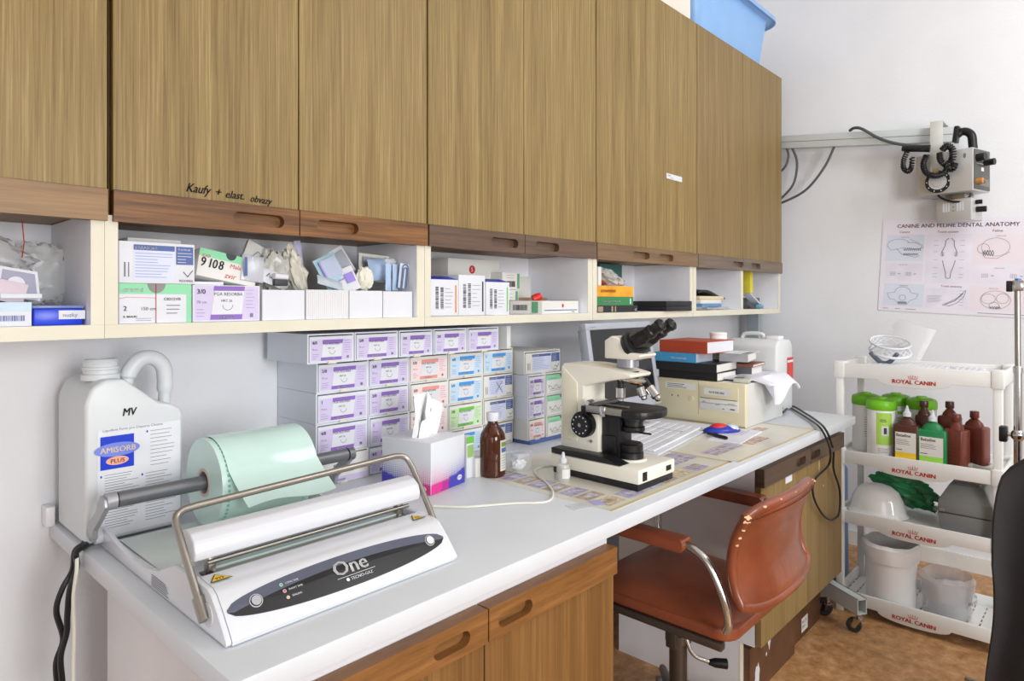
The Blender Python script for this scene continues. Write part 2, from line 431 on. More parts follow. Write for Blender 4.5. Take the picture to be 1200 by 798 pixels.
t = base_cabinet('oak fronted base cabinet under the heat sealer end of the worktop', .47, xl[2] + .004, .985, 1.68, 0, xl, rail_low, oak2, .832, .902, side_w,
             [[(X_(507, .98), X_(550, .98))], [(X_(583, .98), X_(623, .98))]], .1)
xr = [X_(893, 1.0), X_(948, 1.0), X_(987.4, 1.0)]
t = base_cabinet('brown base cabinet with black cables hanging over its doors', xr[0] + .001, xr[2], 1.0, 1.64, .23, xr, rail_dark, oak_far, .842, .912, side_w,
             [[(X_(934, .99), X_(945, .99))], [(X_(951, .99), X_(962, .99))]], .235)
brown = mat('brown plinth laminate', (92, 62, 42), .5, var=.1, scale=14)
chip = mat('bare chipboard', (190, 160, 110), .9, var=.1, scale=80)
pl = MB().box(xr[0] + .002, xr[2] - .06, 1.11, 1.63, 0, .229, white_lam)
pl.box(xr[0] + .0005, xr[0] + .03, 1.092, 1.64, 0.0, .229, side_w).box(xr[0] + .0005, xr[0] + .03, 1.085, 1.0915, 0.0, .229, cream_edge)
pl.build('plinth_box', t, W=True)
pb = MB().box(xr[0] + .03, X_(931, 1.06), 1.06, 1.109, 0, .2, brown).box(X_(931, 1.06) + .001, xr[2] - .06, 1.085, 1.109, 0, .229, brown)
pb.face((xr[0] + .03, 1.06, 0), (1, 0, 0), (0, 0, 1))
def blob(cx, cy, rx, ry, k, n=16):
    random.seed(k); return [(cx + rx * math.cos(2 * PI * i / n) * (.7 + .5 * random.random()), cy + ry * math.sin(2 * PI * i / n) * (.7 + .5 * random.random())) for i in range(n)]
pb.poly(blob(.07, .07, .025, .05, 1), white_lam); pb.poly(blob(.19, .16, .012, .03, 2), white_lam); pb.poly(blob(.16, .12, .006, .009, 5), white_lam)
q = PY(941, 730, 1.085); pb.face((q.x, 1.085, q.z - .02), (1, 0, 0), (0, 0, 1)); pb.rect(-.02, .06, -.02, .045, off_white)
pb.txt('Kam 40', -.014, .02, .018, ink); pb.txt('2001', -.014, -.002, .018, ink)
pb.build('plinth_board', t, W=True)
# stickers, and chips in the veneer of the right cabinet
dr = [c for c in t.children if c.name.startswith('door')]
for d, (u0, v0, u1, v1), kk in ((dr[1], (960, 535, 970, 527), 0), (dr[0], (920.5, 566, 928, 559), 1)):
    a = PY(u0, v0, 1.003); b = PY(u1, v1, 1.003)
    MB().box(a.x, b.x, 1.0022, 1.0036, a.z - .004, a.z + .022, bright).build('sticker', d, W=True)
for k, (u, v, rx, rz) in enumerate(((960, 546, .006, .03), (965, 569, .007, .006), (972, 541, .004, .02))):
    mb = MB(); mb.face((0, 1.0036, 0), (1, 0, 0), (0, 0, 1)); q = PY(u, v, 1.003); mb.poly(blob(q.x, q.z, rx, rz, 20 + k), mat('chipped veneer', (222, 200, 150), .8)); mb.build('veneer_chip', dr[1], W=True)
# ---------------------------------------------------------------- suture boxes: a shared label artwork
lil = mat('lilac print', (206, 196, 226), .55, var=.01); lil_d = mat('violet print', (138, 104, 186), .55, var=.02)
pnk = mat('pink print', (240, 214, 212), .55, var=.01); pnk_d = mat('salmon print', (232, 152, 140), .55, var=.02)
blu = mat('pale blue print', (190, 216, 236), .55, var=.01); blu_d = mat('sky blue print', (70, 150, 220), .55, var=.02)
grn = mat('pale green print', (196, 228, 176), .55, var=.01); grn_d = mat('leaf green print', (112, 190, 74), .55, var=.02)
nav = mat('slate blue print', (84, 104, 160), .55, var=.02); pal = mat('pale periwinkle print', (212, 218, 240), .55, var=.01)
mint = mat('mint print', (140, 214, 168), .55, var=.02); mintd = mat('dull green print', (96, 160, 120), .55, var=.02)
THEME = {'lilac': (lil, lil_d), 'pink': (pnk, pnk_d), 'blue': (blu, blu_d), 'green': (grn, grn_d)}
def textlines(mb, x0, x1, y0, y1, n, m, wd=.0012, seed=0):
    rr = random.Random(seed)
    for i in range(n):
        y = y1 - (y1 - y0) * (i + .5) / n
        mb.rect(x0, x0 + (x1 - x0) * rr.uniform(.55, 1), y - wd / 2, y + wd / 2, m, .0009)
def label_art(mb, w, h, theme, size, seed=0):
    bg, dk = THEME[theme]
    mb.rect(.004, w - .004, .004, h - .010, bg, .0004)
    a, b = w * .25, w * .70
    mb.rect(a, b, h * .05, h - .012, bright, .0008, shear=.12)
    mb.rect(a - .002, b, h - .022, h - .010, dk, .0010, shear=.12); mb.rect(a - .002, b + .002, h * .05, h * .18, dk, .0010, shear=.12)
    mb.txt(size, w * .05, h * .70, h * .17, ink, .0012, bold=.0006); mb.txt('PGA RESORBA', a + w * .045, h * .66, h * .115, ink, .0014)
    mb.txt('HRT 26', a + w * .15, h * .50, h * .09, ink, .0014); mb.txt('RESORBA', a + w * .11, h * .075, h * .10, bright, .0016, bold=.0003)
    mb.txt('70 cm', w * .05, h * .46, h * .10, grey_ink, .0012)
    cx, cy, r = a + w * .25, h * .42, h * .13
    mb.line([(cx + r * math.cos(g), cy + r * math.sin(g)) for g in [PI + PI * k / 10 for k in range(11)]], .0009, ink, .0012)
    textlines(mb, w * .05, w * .2, h * .1, h * .35, 3, lilac_ink, .0016, seed); textlines(mb, w * .78, w * .96, h * .3, h * .85, 6, lilac_ink, .0014, seed + 1)
    mb.rect(w * .84, w * .89, h * .1, h * .2, grey_ink, .0012)
def label_blue(mb, w, h, seed=0, cross=False):
    mb.rect(w * .18, w * .72, .006, h - .012, pal, .0004); mb.rect(w * .18, w * .72, h * .80, h * .93, nav, .0008); mb.rect(w * .74, w * .98, h * .48, h * .93, nav, .0008)
    mb.txt('PARASORB', w * .20, h * .82, h * .10, bright, .0012, bold=.0004)
    textlines(mb, w * .2, w * .7, h * .12, h * .76, 9, mat('periwinkle ink', (150, 160, 205), .6), .0015, seed)
    mb.txt('5 ss-hn-us', w * .77, h * .84, h * .07, bright, .0012); textlines(mb, w * .76, w * .96, h * .5, h * .8, 4, bright, .0012, seed)
    mb.txt('RESORBA', w * .78, h * .05, h * .08, ink, .0012)
    mb.rect(w * .06, w * .08, h * .15, h * .5, grey_ink, .0006); mb.rect(w * .11, w * .125, h * .15, h * .5, grey_ink, .0006)
    if cross: mb.line([(w * .4, h * .2), (w * .62, h * .7)], .0016, ink, .0016); mb.line([(w * .42, h * .68), (w * .64, h * .15)], .0016, ink, .0016)
    else: mb.line([(w * .84, h * .3), (w * .9, h * .18), (w * .97, h * .34)], .0016, ink, .0016)
ROWN = ['top', 'second', 'third', 'bottom']
COLN = ['leftmost column', 'second column from the left', 'third column behind the tissue box', 'fourth column', 'fifth column behind the brown bottle']
colX = [1.043, 1.227, 1.391, 1.565, 1.738, 1.907]; RH = .0935; YSB = 1.757
box_side = mat('white box side', (224, 228, 236), .5, var=.012)
slot = mat('shadow gap inside box', (40, 38, 40), .8)
sizes = ['2/0', '1', '4/0', '5/0', '3/0']
def suture_box(x0, x1, z0, h, yf, art, lab, seed=0, cat='box', gr='suture boxes stacked against the wall', case=None):
    w = x1 - x0; t = thing('suture_box', lab, cat, (x0, yf, z0), 0, gr)
    D = min(BY - .004 - yf, .242); c = case or (off_white if art != 'lilac' else box_side); k = .004
    MB().box(0, w, .004, D, 0, k, c).box(0, w, .004, D, h - k, h, c).box(0, k, .004, D, k, h - k, c).box(w - k, w, .004, D, k, h - k, c)\
        .box(k, w - k, D - k, D, k, h - k, c).box(k, w - k, .05, .052, k, h - k, slot).build('case', t)
    m = MB().box(k + .001, w - k - .001, 0, .02, k + .0005, h - k - .0035, off_white if art != 'lilac' else bright)
    m.prism([(w / 2 - .016, -.002), (w / 2 - .010, .0045), (w / 2 + .010, .0045), (w / 2 + .016, -.002)], 'y', -.0015, -.0002, cream_edge)
    m.face((k + .001, 0, k + .0005), (1, 0, 0), (0, 0, 1)); ww = w - 2 * k - .002; hh = h - 2 * k - .004
    if art in THEME: label_art(m, ww, hh, art, sizes[seed % 5], seed)
    elif art == 'slate': label_blue(m, ww, hh, seed, seed % 2 == 1)
    elif art == 'white':
        m.rect(0, ww, 0, hh * .2, lil, .0004); m.txt('5-0', ww * .28, hh * .55, hh * .2, ink, bold=.0006); m.txt('Monosyn', ww * .3, hh * .05, hh * .13, lil_d, bold=.0004)
        textlines(m, ww * .3, ww * .8, hh * .3, hh * .45, 2, grey_ink, .0012, 3)
    elif art == 'mint':
        m.rect(0, ww, hh * .72, hh, mint, .0004); m.poly([(ww * .5 + .018 * math.cos(g), hh + .018 * math.sin(g) * .9) for g in [PI + PI * q / 12 for q in range(13)]], dark_mat, .0008)
        m.rect(ww - .012, ww, 0, hh, mint, .0005); m.txt('Supramid', .01, hh * .76, hh * .16, bright, .001, bold=.0005); m.txt('2', .01, hh * .3, hh * .2, ink)
        m.txt('HRT 39', ww * .55, hh * .4, hh * .12, ink); m.line([(ww * .08 + ww * .8 * q / 14, hh * (.33 + .12 * math.sin(q * 1.9 + seed))) for q in range(15)], .0013, ink, .0012)
        textlines(m, ww * .1, ww * .7, hh * .08, hh * .25, 2, grey_ink, .0012, seed)
    m.build('drawer_front', t)
    return t
cols = [['lilac', 'lilac', 'lilac', 'white'], ['lilac'] * 4, ['pink', 'pink', 'pink', 'lilac'], ['blue', 'blue', 'green', 'blue'], ['blue', 'slate', 'slate', 'slate']]
DESC = {'lilac': 'lilac and violet labelled', 'pink': 'pink labelled', 'blue': 'sky blue labelled', 'green': 'green labelled', 'slate': 'slate blue labelled', 'white': 'mostly white', 'mint': 'mint green topped'}
for c in range(5):
    for r in range(4):
        a = cols[c][r]; n = c * 4 + r
        suture_box(colX[c] + .0008, colX[c + 1] - .0008, CTZ + (3 - r) * RH + .0004, RH - .0008, YSB + (.004 if n % 3 else 0), a,
                   '%s suture box, %s in the %s' % (DESC[a], ROWN[r], COLN[c]), n + (1 if a == 'slate' and r == 1 and n % 2 == 0 else 0))
tops = [(361, 415.5), (416.5, 467), (468.5, 507.5), (509, 547.5), (548.5, 585)]
TN = ['leftmost', 'second from the left', 'middle one', 'second from the right', 'rightmost']
for i, (a, b) in enumerate(tops):
    x0, x1 = X_(a, 1.715), X_(b, 1.715)
    suture_box(x0, x1, CTZ + 4 * RH + .0006, .0865, 1.715, 'lilac', 'lilac suture box right under the shelf on top of the stack, %s' % TN[i], i + 2)
x0 = X_(594, 1.72)
single(MB().box(x0, x0 + .022, 1.72, 1.97, CTZ + 4 * RH + .0006, 1.452, off_white, .001), 'suture_box', 'thin plain white box on end, right of the lilac boxes under the shelf', 'box')
# the smaller stack on the right
ys = 1.69
single(MB().box(1.915, 2.26, ys - .01, 1.95, CTZ + .0004, CTZ + .013, nav, .001), 'flat_box', 'flat blue box under the small stack of suture boxes', 'box')
gx = 'suture boxes in the small stack beside the microscope'
for r, (a, z) in enumerate((('lilac', CTZ + .0136 + 2 * .0845), ('lilac', CTZ + .0136 + .0845), ('pink', CTZ + .0136))):
    suture_box(1.916, 2.018, z, .084, ys, a, '%s suture box, %s of the narrow column left of the green ones' % (['upper lilac', 'middle lilac', 'bottom pink'][r], ['topmost', 'middle', 'lowest'][r]), r + 3, gr=gx)
    suture_box(2.020, 2.236 - .01 * r, z, .084, ys - .004 * r, 'mint', 'white suture box with mint green top edge, %s of three by the microscope' % ['uppermost', 'middle', 'lowest'][r], r + 1, gr=gx)
suture_box(1.916, 2.14, CTZ + .0136 + 3 * .0845 + .001, .09, ys + .02, 'slate', 'cream and slate blue suture box on top of the small stack by the microscope', 4, gr=gx)

# ---------------------------------------------------------------- things inside the open shelves
import mathutils.noise as mn
ZF = ZS + .0302
def crumple(mb, c, r, m, amp=.25, seed=0, n=18, freq=3.0, R=None, sq=1.0):
    c = Vector(c); vs = []; fs = []; nu = n * 2
    for j in range(n + 1):
        ph = -PI / 2 + PI * j / n
        for i in range(nu):
            th = 2 * PI * i / nu
            f = lambda q: math.copysign(abs(q) ** sq, q)
            d = Vector((f(math.cos(ph)) * f(math.cos(th)), f(math.cos(ph)) * f(math.sin(th)), f(math.sin(ph))))
            k = 1 + amp * mn.noise(d * freq + Vector((seed * 7.1, seed, 3))) + amp * .5 * mn.noise(d * freq * 3 + Vector((seed, 5, 1)))
            p = Vector((d.x * r[0] * k, d.y * r[1] * k, d.z * r[2] * k))
            if R: p = R @ p
            vs.append(c + p)
    for j in range(n):
        for i in range(nu): fs.append((j * nu + i, j * nu + (i + 1) % nu, (j + 1) * nu + (i + 1) % nu, (j + 1) * nu + i))
    return mb.add(vs, fs, m)
def ry(a): return Matrix.Rotation(a, 3, 'Y')
def rx(a): return Matrix.Rotation(a, 3, 'X')
def rz(a): return Matrix.Rotation(a, 3, 'Z')
def sbox(name, lab, u0, u1, yf, yb, z0, z1, m, deco=None, cat='box', gr=None, bev=.0008):
    x0, x1 = X_(u0, yf), X_(u1, yf); mb = MB().box(x0, x1, yf, yb, z0, z1, m, bev)
    if deco: mb.face((x0, yf, z0), (1, 0, 0), (0, 0, 1)); deco(mb, x1 - x0, z1 - z0)
    return single(mb, name, lab, cat, gr)
# leftmost shelf
bluep = mat('royal blue plastic', (28, 62, 205), .3, var=.03)
t = thing('storage_box', 'royal blue plastic box with clear lid and white sticker in the left shelf', 'box', ((X_(39, 1.69) + X_(97, 1.69)) / 2, 1.76, ZF))
x0, x1 = X_(39, 1.69), X_(97, 1.69)
m = MB().box(x0, x1, 1.69, 1.86, ZF, ZF + .036, bluep, .003); m.face((x0, 1.69, ZF), (1, 0, 0), (0, 0, 1)); m.rect(.045, .095, .013, .032, bright, .0015); m.txt('nuzky', .052, .018, .012, grey_ink, .0025); m.build('tray', t, W=True)
MB().box(x0 - .002, x1 + .002, 1.688, 1.862, ZF + .0365, ZF + .043, mat('clear blue lid', (140, 160, 225), .2, alpha=.6), .002).build('lid', t, W=True)
def barc(x0, x1, y0, y1, m=ink, seed=1, n=22):
    def f(mb, *a):
        rr = random.Random(seed); x = x0
        while x < x1:
            wd = rr.choice([.0008, .0014, .0022]); mb.rect(x, x + wd, y0, y1, m, .0009); x += wd + rr.choice([.0009, .0015])
    return f
def d(mb, w, h):
    mb.rect(0, w, h * .62, h, mat('pale sky print', (190, 212, 228), .5)); barc(w * .35, w * .9, h * .22, h * .45, nav, 4)(mb)
sbox('card_box', 'white and pale blue card box with blue barcode at the left picture edge', -45, 37, 1.68, 1.85, ZF, ZF + .05, bright, d)
def d(mb, w, h): textlines(mb, .02, w, .01, h, 3, pnk_d, .002)
m = MB(); p = PY(14, 328, 1.70); m.bx((p.x - .05, 1.80, ZF + .085), (.16, .16, .045), mat('pink grey card', (205, 190, 200), .5), .001, R=ry(.25)); m.v = [v for v in m.v]
o = single(m, 'card_box', 'pinkish grey carton tilted behind the white syringe box', 'box'); 
t = thing('syringe_box', 'small open white box with a round white cap showing, in the left shelf', 'box', (X_(30, 1.72), 1.75, ZF + .05))
p = PY(31, 334, 1.70); T = Matrix.Translation((p.x, 1.74, p.z)) @ Matrix.Rotation(.12, 4, 'Y')
w_, h_ = .043, .030; m = MB(T)
m.prism([(-w_, -h_), (w_ * .85, -h_), (w_ * .55, h_ * 1.1), (-w_, h_ * 1.2)], 'y', .0, .09, bright)
m.prism([(-w_ + .005, -h_ + .005), (w_ * .72, -h_ + .005), (w_ * .45, h_ * .9), (-w_ + .005, h_)], 'y', -.0006, .0, mat('box inside grey', (165, 165, 185), .7)); m.build('carton', t, W=True)
m = MB(T); m.lathe([(0, 0), (.0165, 0), (.0175, .004), (.0175, .03), (0, .03)], bright, M=Matrix.Translation((-.012, -.004, .001)) @ Matrix.Rotation(-PI / 2, 4, 'X'), n=20); m.build('cap', t, W=True)
p = PY(26, 346, 1.70)
single(MB().bx((p.x, 1.735, ZF + .063), (.072, .06, .010), bright, .001), 'card_box', 'small flat white card box under the syringe box', 'box')
m = MB(); crumple(m, (X_(58, 1.85) - .01, 1.90, ZF + .118), (.060, .036, .070), hazy, .22, 3, n=26, R=ry(-.10), sq=.7); single(m, 'plastic_bag', 'hazy clear plastic bag standing against the compartment side', 'bag')
m = MB(); crumple(m, (X_(10, 1.82) - .03, 1.84, ZF + .165), (.085, .035, .035), mat('grey hazy film', (205, 205, 205), .3, alpha=.75, bump=.4), .3, 8, R=ry(.5), sq=.8); single(m, 'plastic_bag', 'crumpled grey plastic bag slanting down at the left picture edge', 'bag')
single(MB().tube([(X_(27, 1.82), 1.83, 1.73), (X_(27, 1.82) + .002, 1.82, 1.68), (X_(26, 1.8), 1.80, 1.645)], .0012, red_ink, 6), 'red_thread', 'thin red thread hanging in the left shelf', 'thread')
# second shelf
yb = 1.672
def d(mb, w, h):
    mb.rect(0, w - .012, h * .74, h, mint); mb.rect(w - .011, w, 0, h, mint); mb.txt('upramid', .004, h * .80, h * .15, bright, bold=.0006)
    mb.poly([(w * .50 + .02 * math.cos(g), h + .022 * math.sin(g)) for g in [PI + PI * q / 14 for q in range(15)]], mat('grey thumb notch', (140, 140, 140), .7), .001)
    mb.txt('C0212105', w * .60, h * .58, h * .10, ink, bold=.0003); mb.txt('2', .008, h * .32, h * .17, ink, bold=.0004); mb.txt('150 cm', w * .28, h * .33, h * .12, ink)
    mb.txt('B. BRAUN', .008, h * .15, h * .07, ink, bold=.0004); textlines(mb, w * .22, w * .45, h * .05, h * .15, 2, grey_ink, .0009); mb.line([(0, h * .62), (w * .1, h * .66), (w * .5, h * .64)], .0008, red_ink)
    textlines(mb, w * .64, w * .85, h * .2, h * .5, 3, grey_ink, .002)
    mb.rect(w * .485, w * .495, 0, h, mat('dark red thread', (168, 30, 62), .6), .0022)
sbox('suture_box', 'white and mint green suture box with a dark red thread around it', 139.5, 224, yb, 1.83, ZF + .0002, ZF + .093, bright, d)
sbox('suture_box', 'white box with slate blue print lying on top of the mint green one', 139.5, 228, yb, 1.84, ZF + .0936, ZF + .190, bright, lambda mb, w, h: label_blue(mb, w, h, 2))
single(MB().box(X_(143, 1.8), X_(205, 1.8), 1.76, 1.93, ZF + .1905, ZF + .206, off_white, .001), 'card_box', 'flat white carton on top at the back of the second shelf', 'box')
def d(mb, w, h): label_art(mb, w, h + .008, 'lilac', '3/0', 3)
sbox('suture_box', 'lilac and violet labelled suture box beside the mint green one on the shelf', 226, 304.5, yb + .004, 1.84, ZF + .0002, ZF + .092, bright, d)
single(MB().box(X_(228, 1.69), X_(262, 1.69), 1.69, 1.84, ZF + .0925, ZF + .101, bright, .001), 'folded_leaflet', 'folded white leaflet lying on the lilac suture box', 'leaflet')
t = thing('suture_box', 'white box with mint green flaps and the number 9108 in felt pen, lying askew', 'box', (X_(255, 1.72), 1.76, ZF + .1015))
T = Matrix.Translation((X_(226, 1.72), 1.70, ZF + .118)) @ Matrix.Rotation(.19, 4, 'Y') @ Matrix.Rotation(-.12, 4, 'X')
w_, h_ = .155, .072; m = MB(T); m.box(0, w_, 0, .13, 0, h_, off_white, .001); m.face((0, 0, 0), (1, 0, 0), (0, 0, 1)); m.rect(0, w_, h_ * .72, h_, mint)
m.poly([(w_ * .52 + .014 * math.cos(g), h_ + .016 * math.sin(g)) for g in [PI + PI * q / 12 for q in range(13)]], dark_mat, .001)
for q, (ch, x) in enumerate((('9', .004), ('1', .022), ('0', .034), ('8', .050))): m.txt(ch, x, .026, .034, ink, .0014, sx=.8, shear=.1, bold=.0012)
m.txt('EXP', .008, .05, .012, red_ink); m.txt('zvir', .07, .008, .02, red_ink, shear=.2); m.txt('Mala', .08, .036, .016, red_ink, shear=.2); m.build('carton', t, W=True)
m = MB(T); m.bx((.05, .03, h_ + .006), (.06, .05, .001), mintd, R=rx(.3)); m.build('flap', t, W=True)
fr = (1.712)
m = MB(); p = PY(297, 315, 1.70); m.bx((p.x, 1.71, p.z), (.062, .014, .072), mat('silver foil pouch', (190, 192, 200), .3, .2, bump=.3), .002, R=ry(.15) @ rx(-.2))
m.face((p.x - .028, 1.695, p.z - .02), (1, 0, 0), (0, 0, 1)); m.rect(.0, .008, 0, .05, nav, .003); single(m, 'foil_pouch', 'silver foil pouch with blue stripe leaning on the lilac box', 'pouch')
m = MB(); p = PY(300, 302, 1.74); m.bx((p.x + .012, 1.765, p.z + .004), (.075, .012, .07), off_white, .001, R=ry(.45) @ rx(-.25)); m.face((p.x - .01, 1.752, p.z - .01), (1, 0, .1), (0, 0, 1))
m.line([(.0, .01), (.02, .025), (.04, .005)], .0015, ink, .004); single(m, 'paper_pouch', 'white paper pouch with black scribble behind the foil pouch', 'pouch')
# four white trays and what stands in them
def tray(u0, u1, h, lab, ribs=False):
    x0, x1 = X_(u0, yb), X_(u1, yb) - .0015; t = thing('card_tray', lab, 'tray', ((x0 + x1) / 2, 1.74, ZF), 0, 'open white trays on the second shelf')
    k = .003; m = MB(); D = 1.84
    m.box(x0, x1, yb, yb + k, ZF + .0002, ZF + h, bright); m.box(x0, x1, D - k, D, ZF + .0002, ZF + h, bright); m.box(x0, x0 + k, yb + k, D - k, ZF + .0002, ZF + h, bright); m.box(x1 - k, x1, yb + k, D - k, ZF + .0002, ZF + h, bright)
    m.box(x0 + k, x1 - k, yb + k, D - k, ZF + .0002, ZF + k, bright)
    if ribs:
        n = 22
        for i in range(n): a = x0 + (x1 - x0) * (i + .5) / n; m.box(a - .0012, a + .0012, yb - .001, yb, ZF + .001, ZF + h, off_white)
    m.build('tray_body', t, W=True); return x0, x1
TX = [tray(307.5, 357.5, .082, 'plain white open tray, leftmost of four in the shelf'), tray(358.5, 409, .084, 'ribbed white open tray, second of four in the shelf', True),
      tray(409.5, 448.5, .083, 'plain white open tray, third of four in the shelf'), tray(449, 483.5, .082, 'plain white open tray, rightmost of four in the shelf')]
def pouch(x, y, z, w, h, m, lab, roll, lean, deco=None, name='sterile_pouch', th=.006, cat='pouch', gr=None):
    T = Matrix.Translation((x, y, z)) @ Matrix.Rotation(roll, 4, 'Y') @ Matrix.Rotation(lean, 4, 'X')
    mb = MB(T); fn = lambda u, v: ((u - .5) * w, -(th * (1 - (2 * u - 1) ** 2) * (1 - (2 * v - 1) ** 2) + .002 * mn.noise(Vector((u * 5, v * 5, x * 90)))), (v - .5) * h)
    mb.grid(fn, 8, 8, m, .002)
    mb.face((-w / 2, -th - .002, -h / 2), (1, 0, 0), (0, 0, 1))
    if deco: deco(mb, w, h)
    return single(mb, name, lab, cat, gr)
teal = mat('pale teal paper', (168, 204, 212), .5); vio = mat('violet seal', (150, 130, 215), .5); blu_l = mat('light blue paper', (176, 200, 232), .55)
def fr1(mb, w, h): mb.rect(.008, w - .008, h * .12, h * .16, vio, .002); mb.rect(.008, .013, h * .12, h * .9, vio, .002); mb.rect(.013, w - .008, h * .3, h * .9, mat('blue grey film', (170, 180, 205), .3), .0015)
def fr2(mb, w, h): mb.rect(.01, w - .01, .012, h - .012, mat('grey film', (165, 170, 182), .3), .0015)
def PP(u, v, y): q = PY(u, v, y); return q.x, y, q.z
x, y, z = PP(326, 315, 1.73); m = MB(); crumple(m, (x - .005, y + .03, z - .012), (.045, .035, .062), mat('wrinkled clear bag', (216, 216, 208), .2, alpha=.7, bump=.5, bscale=40), .45, 5, sq=.8); single(m, 'plastic_bag', 'wrinkled clear bag bulging up from the leftmost white tray', 'bag')
x, y, z = PP(352, 312, 1.74); m = MB(); crumple(m, (x - .004, y + .02, z - .012), (.028, .025, .075), mat('cream film', (226, 222, 206), .3, alpha=.85, bump=.4, bscale=40), .3, 9, R=ry(-.35)); single(m, 'plastic_bag', 'cream coloured bag leaning right behind the small bottle', 'bag')
x, y, z = PP(351, 304, 1.77); pouch(x, y, z, .02, .11, mat('pale violet paper', (190, 188, 225), .5), 'thin pale violet paper sleeve sticking up by the cream bag', -.12, -.05)
x, y, z = PP(318, 326, 1.70); pouch(x, y + .01, z + .004, .07, .045, bright, 'white crumpled label paper with scribble in the leftmost tray', .35, -.4, lambda mb, w, h: mb.line([(w * .3, h * .3), (w * .4, h * .6), (w * .45, h * .3), (w * .6, h * .5)], .0015, ink, .002))
t = thing('small_bottle', 'small dark vial with white cap lying in the leftmost white tray', 'bottle', PP(330, 334, 1.695))
x, y, z = PP(329, 325, 1.69); MB().cyl((x - .020, y, z + .003), (x + .020, y + .004, z + .001), .0085, bright, 16).build('cap', t, W=True)
MB().bx((x + .001, y + .004, z - .014), (.040, .016, .018), dark_mat, .003).build('body', t, W=True)
x, y, z = PP(385, 318, 1.73); pouch(x + .008, y, z, .075, .10, teal, 'pale teal pouch with violet seal sticking out of the ribbed tray', -.45, -.2, fr1)
x, y, z = PP(396, 312, 1.77); pouch(x + .01, y, z + .012, .065, .09, bright, 'white pouch with a grey window behind the teal pouch', -.55, -.15, fr2)
x, y, z = PP(404, 326, 1.72); pouch(x + .012, y, z - .004, .06, .075, mat('pale grey paper', (222, 222, 226), .5), 'pale grey pouch with a violet window in the third tray', -.35, -.25, lambda mb, w, h: mb.rect(w * .3, w * .8, h * .35, h * .75, vio, .002))
x, y, z = PP(388, 333, 1.70); pouch(x, y + .005, z + .004, .085, .03, mat('blue grey paper', (186, 196, 206), .5), 'small blue grey pouch bent over the rim of the ribbed tray', .25, -.5)
x, y, z = PP(436, 312, 1.80); pouch(x + .012, y, z - .006, .125, .09, mat('ivory paper', (228, 228, 218), .5), 'large ivory pouch with a dark grey window at the back of the third tray', .06, -.1, fr2)
x, y, z = PP(432, 325, 1.70)
m = MB(); crumple(m, (x, y + .02, z - .004), (.028, .018, .036), mat('ivory gauze', (236, 232, 216), .8, bump=.5), .25, 12); single(m, 'gauze_pack', 'ivory gauze pack with a tiny green mark in the third tray', 'gauze')
x, y, z = PP(444, 315, 1.75); pouch(x, y, z - .002, .075, .07, blu_l, 'light blue cloth pack rising behind the ivory gauze', -.1, -.2, th=.02, name='cloth_pack', cat='cloth')
x, y, z = PP(455, 307, 1.76); m = MB(); crumple(m, (x, y, z), (.026, .012, .013), bright, .2, 15, sq=.7); single(m, 'gauze_roll', 'small white gauze pad lying on top of the light blue cloth', 'gauze')
for i, u in enumerate((455, 463)):
    x, y, z = PP(u, 322, 1.70 + i * .012); pouch(x, y, z - .008, .022, .085, blu_l, 'light blue paper sleeve standing in the right tray, %s' % ['left one', 'middle one'][i], .03, -.03, name='paper_sleeve', cat='sleeve', gr='paper sleeves in the right tray')
x, y, z = PP(474, 322, 1.69)
t = thing('paper_sleeve', 'white sleeve showing a long dark paperclip shape in the right tray', 'sleeve', (x, y, z - .045), 0, 'paper sleeves in the right tray')
MB().bx((x, y + .006, z - .004), (.036, .004, .08), mat('pale blue sleeve', (206, 218, 240), .4), .001, R=ry(.12)).build('sleeve', t, W=True)
for i, (rw, k) in enumerate(((.011, 0), (.0065, .006))):
    pts = [(x + rw * math.cos(g) + .004, y - .0005, z + .022 - k + rw * math.sin(g)) for g in [PI * q / 10 for q in range(11)]]
    pts = [(x + rw - .004, y - .0005, z - .045)] + pts + [(x - rw - .004, y - .0005, z - .045)]
    MB().tube(pts, .0014, mat('blue grey wire', (80, 90, 115), .4, .5), 6).build('wire_loop', t, W=True)
# ---------------------------------------------------------------- third shelf: barcode boxes
gb = 'barcode boxes in a row in the middle shelf'
for (u0, u1, v, stripe, lab, k) in ((505, 537, 327, mat('orange stripe', (226, 130, 50), .5), 'orange', 1), (537.5, 568.5, 322, ink, 'black', 2), (569.5, 597, 330, grn_d, 'green', 3)):
    zt = PY(u1, v, 1.672).z; x0, x1 = X_(u0, 1.672), X_(u1, 1.672); zt = EYE + (352 - (v + 1)) * 1.672 / (FPX * ST - (u1 - 600) * CT)
    t = thing('barcode_box', 'white cardboard box with barcodes and a vertical %s stripe' % lab, 'box', ((x0 + x1) / 2, 1.76, ZF), 0, gb)
    m = MB().box(x0, x1, 1.672, 1.92, ZF + .0002, zt, bright, .001); h = zt - ZF; wd = x1 - x0
    m.face((x0, 1.672, ZF), (1, 0, 0), (0, 0, 1)); m.rect(wd * .88, wd * .93, h * .1, h * .85, stripe)
    for a in (.16, .34):
        rr = random.Random(k * 5 + int(a * 100)); z = h * .2
        while z < h * .78: q = rr.choice([.001, .0018, .003]); m.rect(wd * a, wd * (a + .11), z, z + q, ink); z += q + rr.choice([.001, .0018])
    textlines(m, wd * .5, wd * .82, h * .2, h * .8, 6, grey_ink, .0014, k)
    m.build('carton', t, W=True)
    if k != 2:
        b = MB().bx(((x0 + x1) / 2, 1.70, zt + .0065), (wd, .055, .001), bluep, R=rx(.22)); b.build('blue_flap', t, W=True)
m = MB().grid(lambda u, v: (X_(506, 1.66) + u * .30, 1.664 + v * .02 * (1 - u * .3), ZF + .0015 + .008 * v * (1 - u) ), 8, 3, hazy, .001)
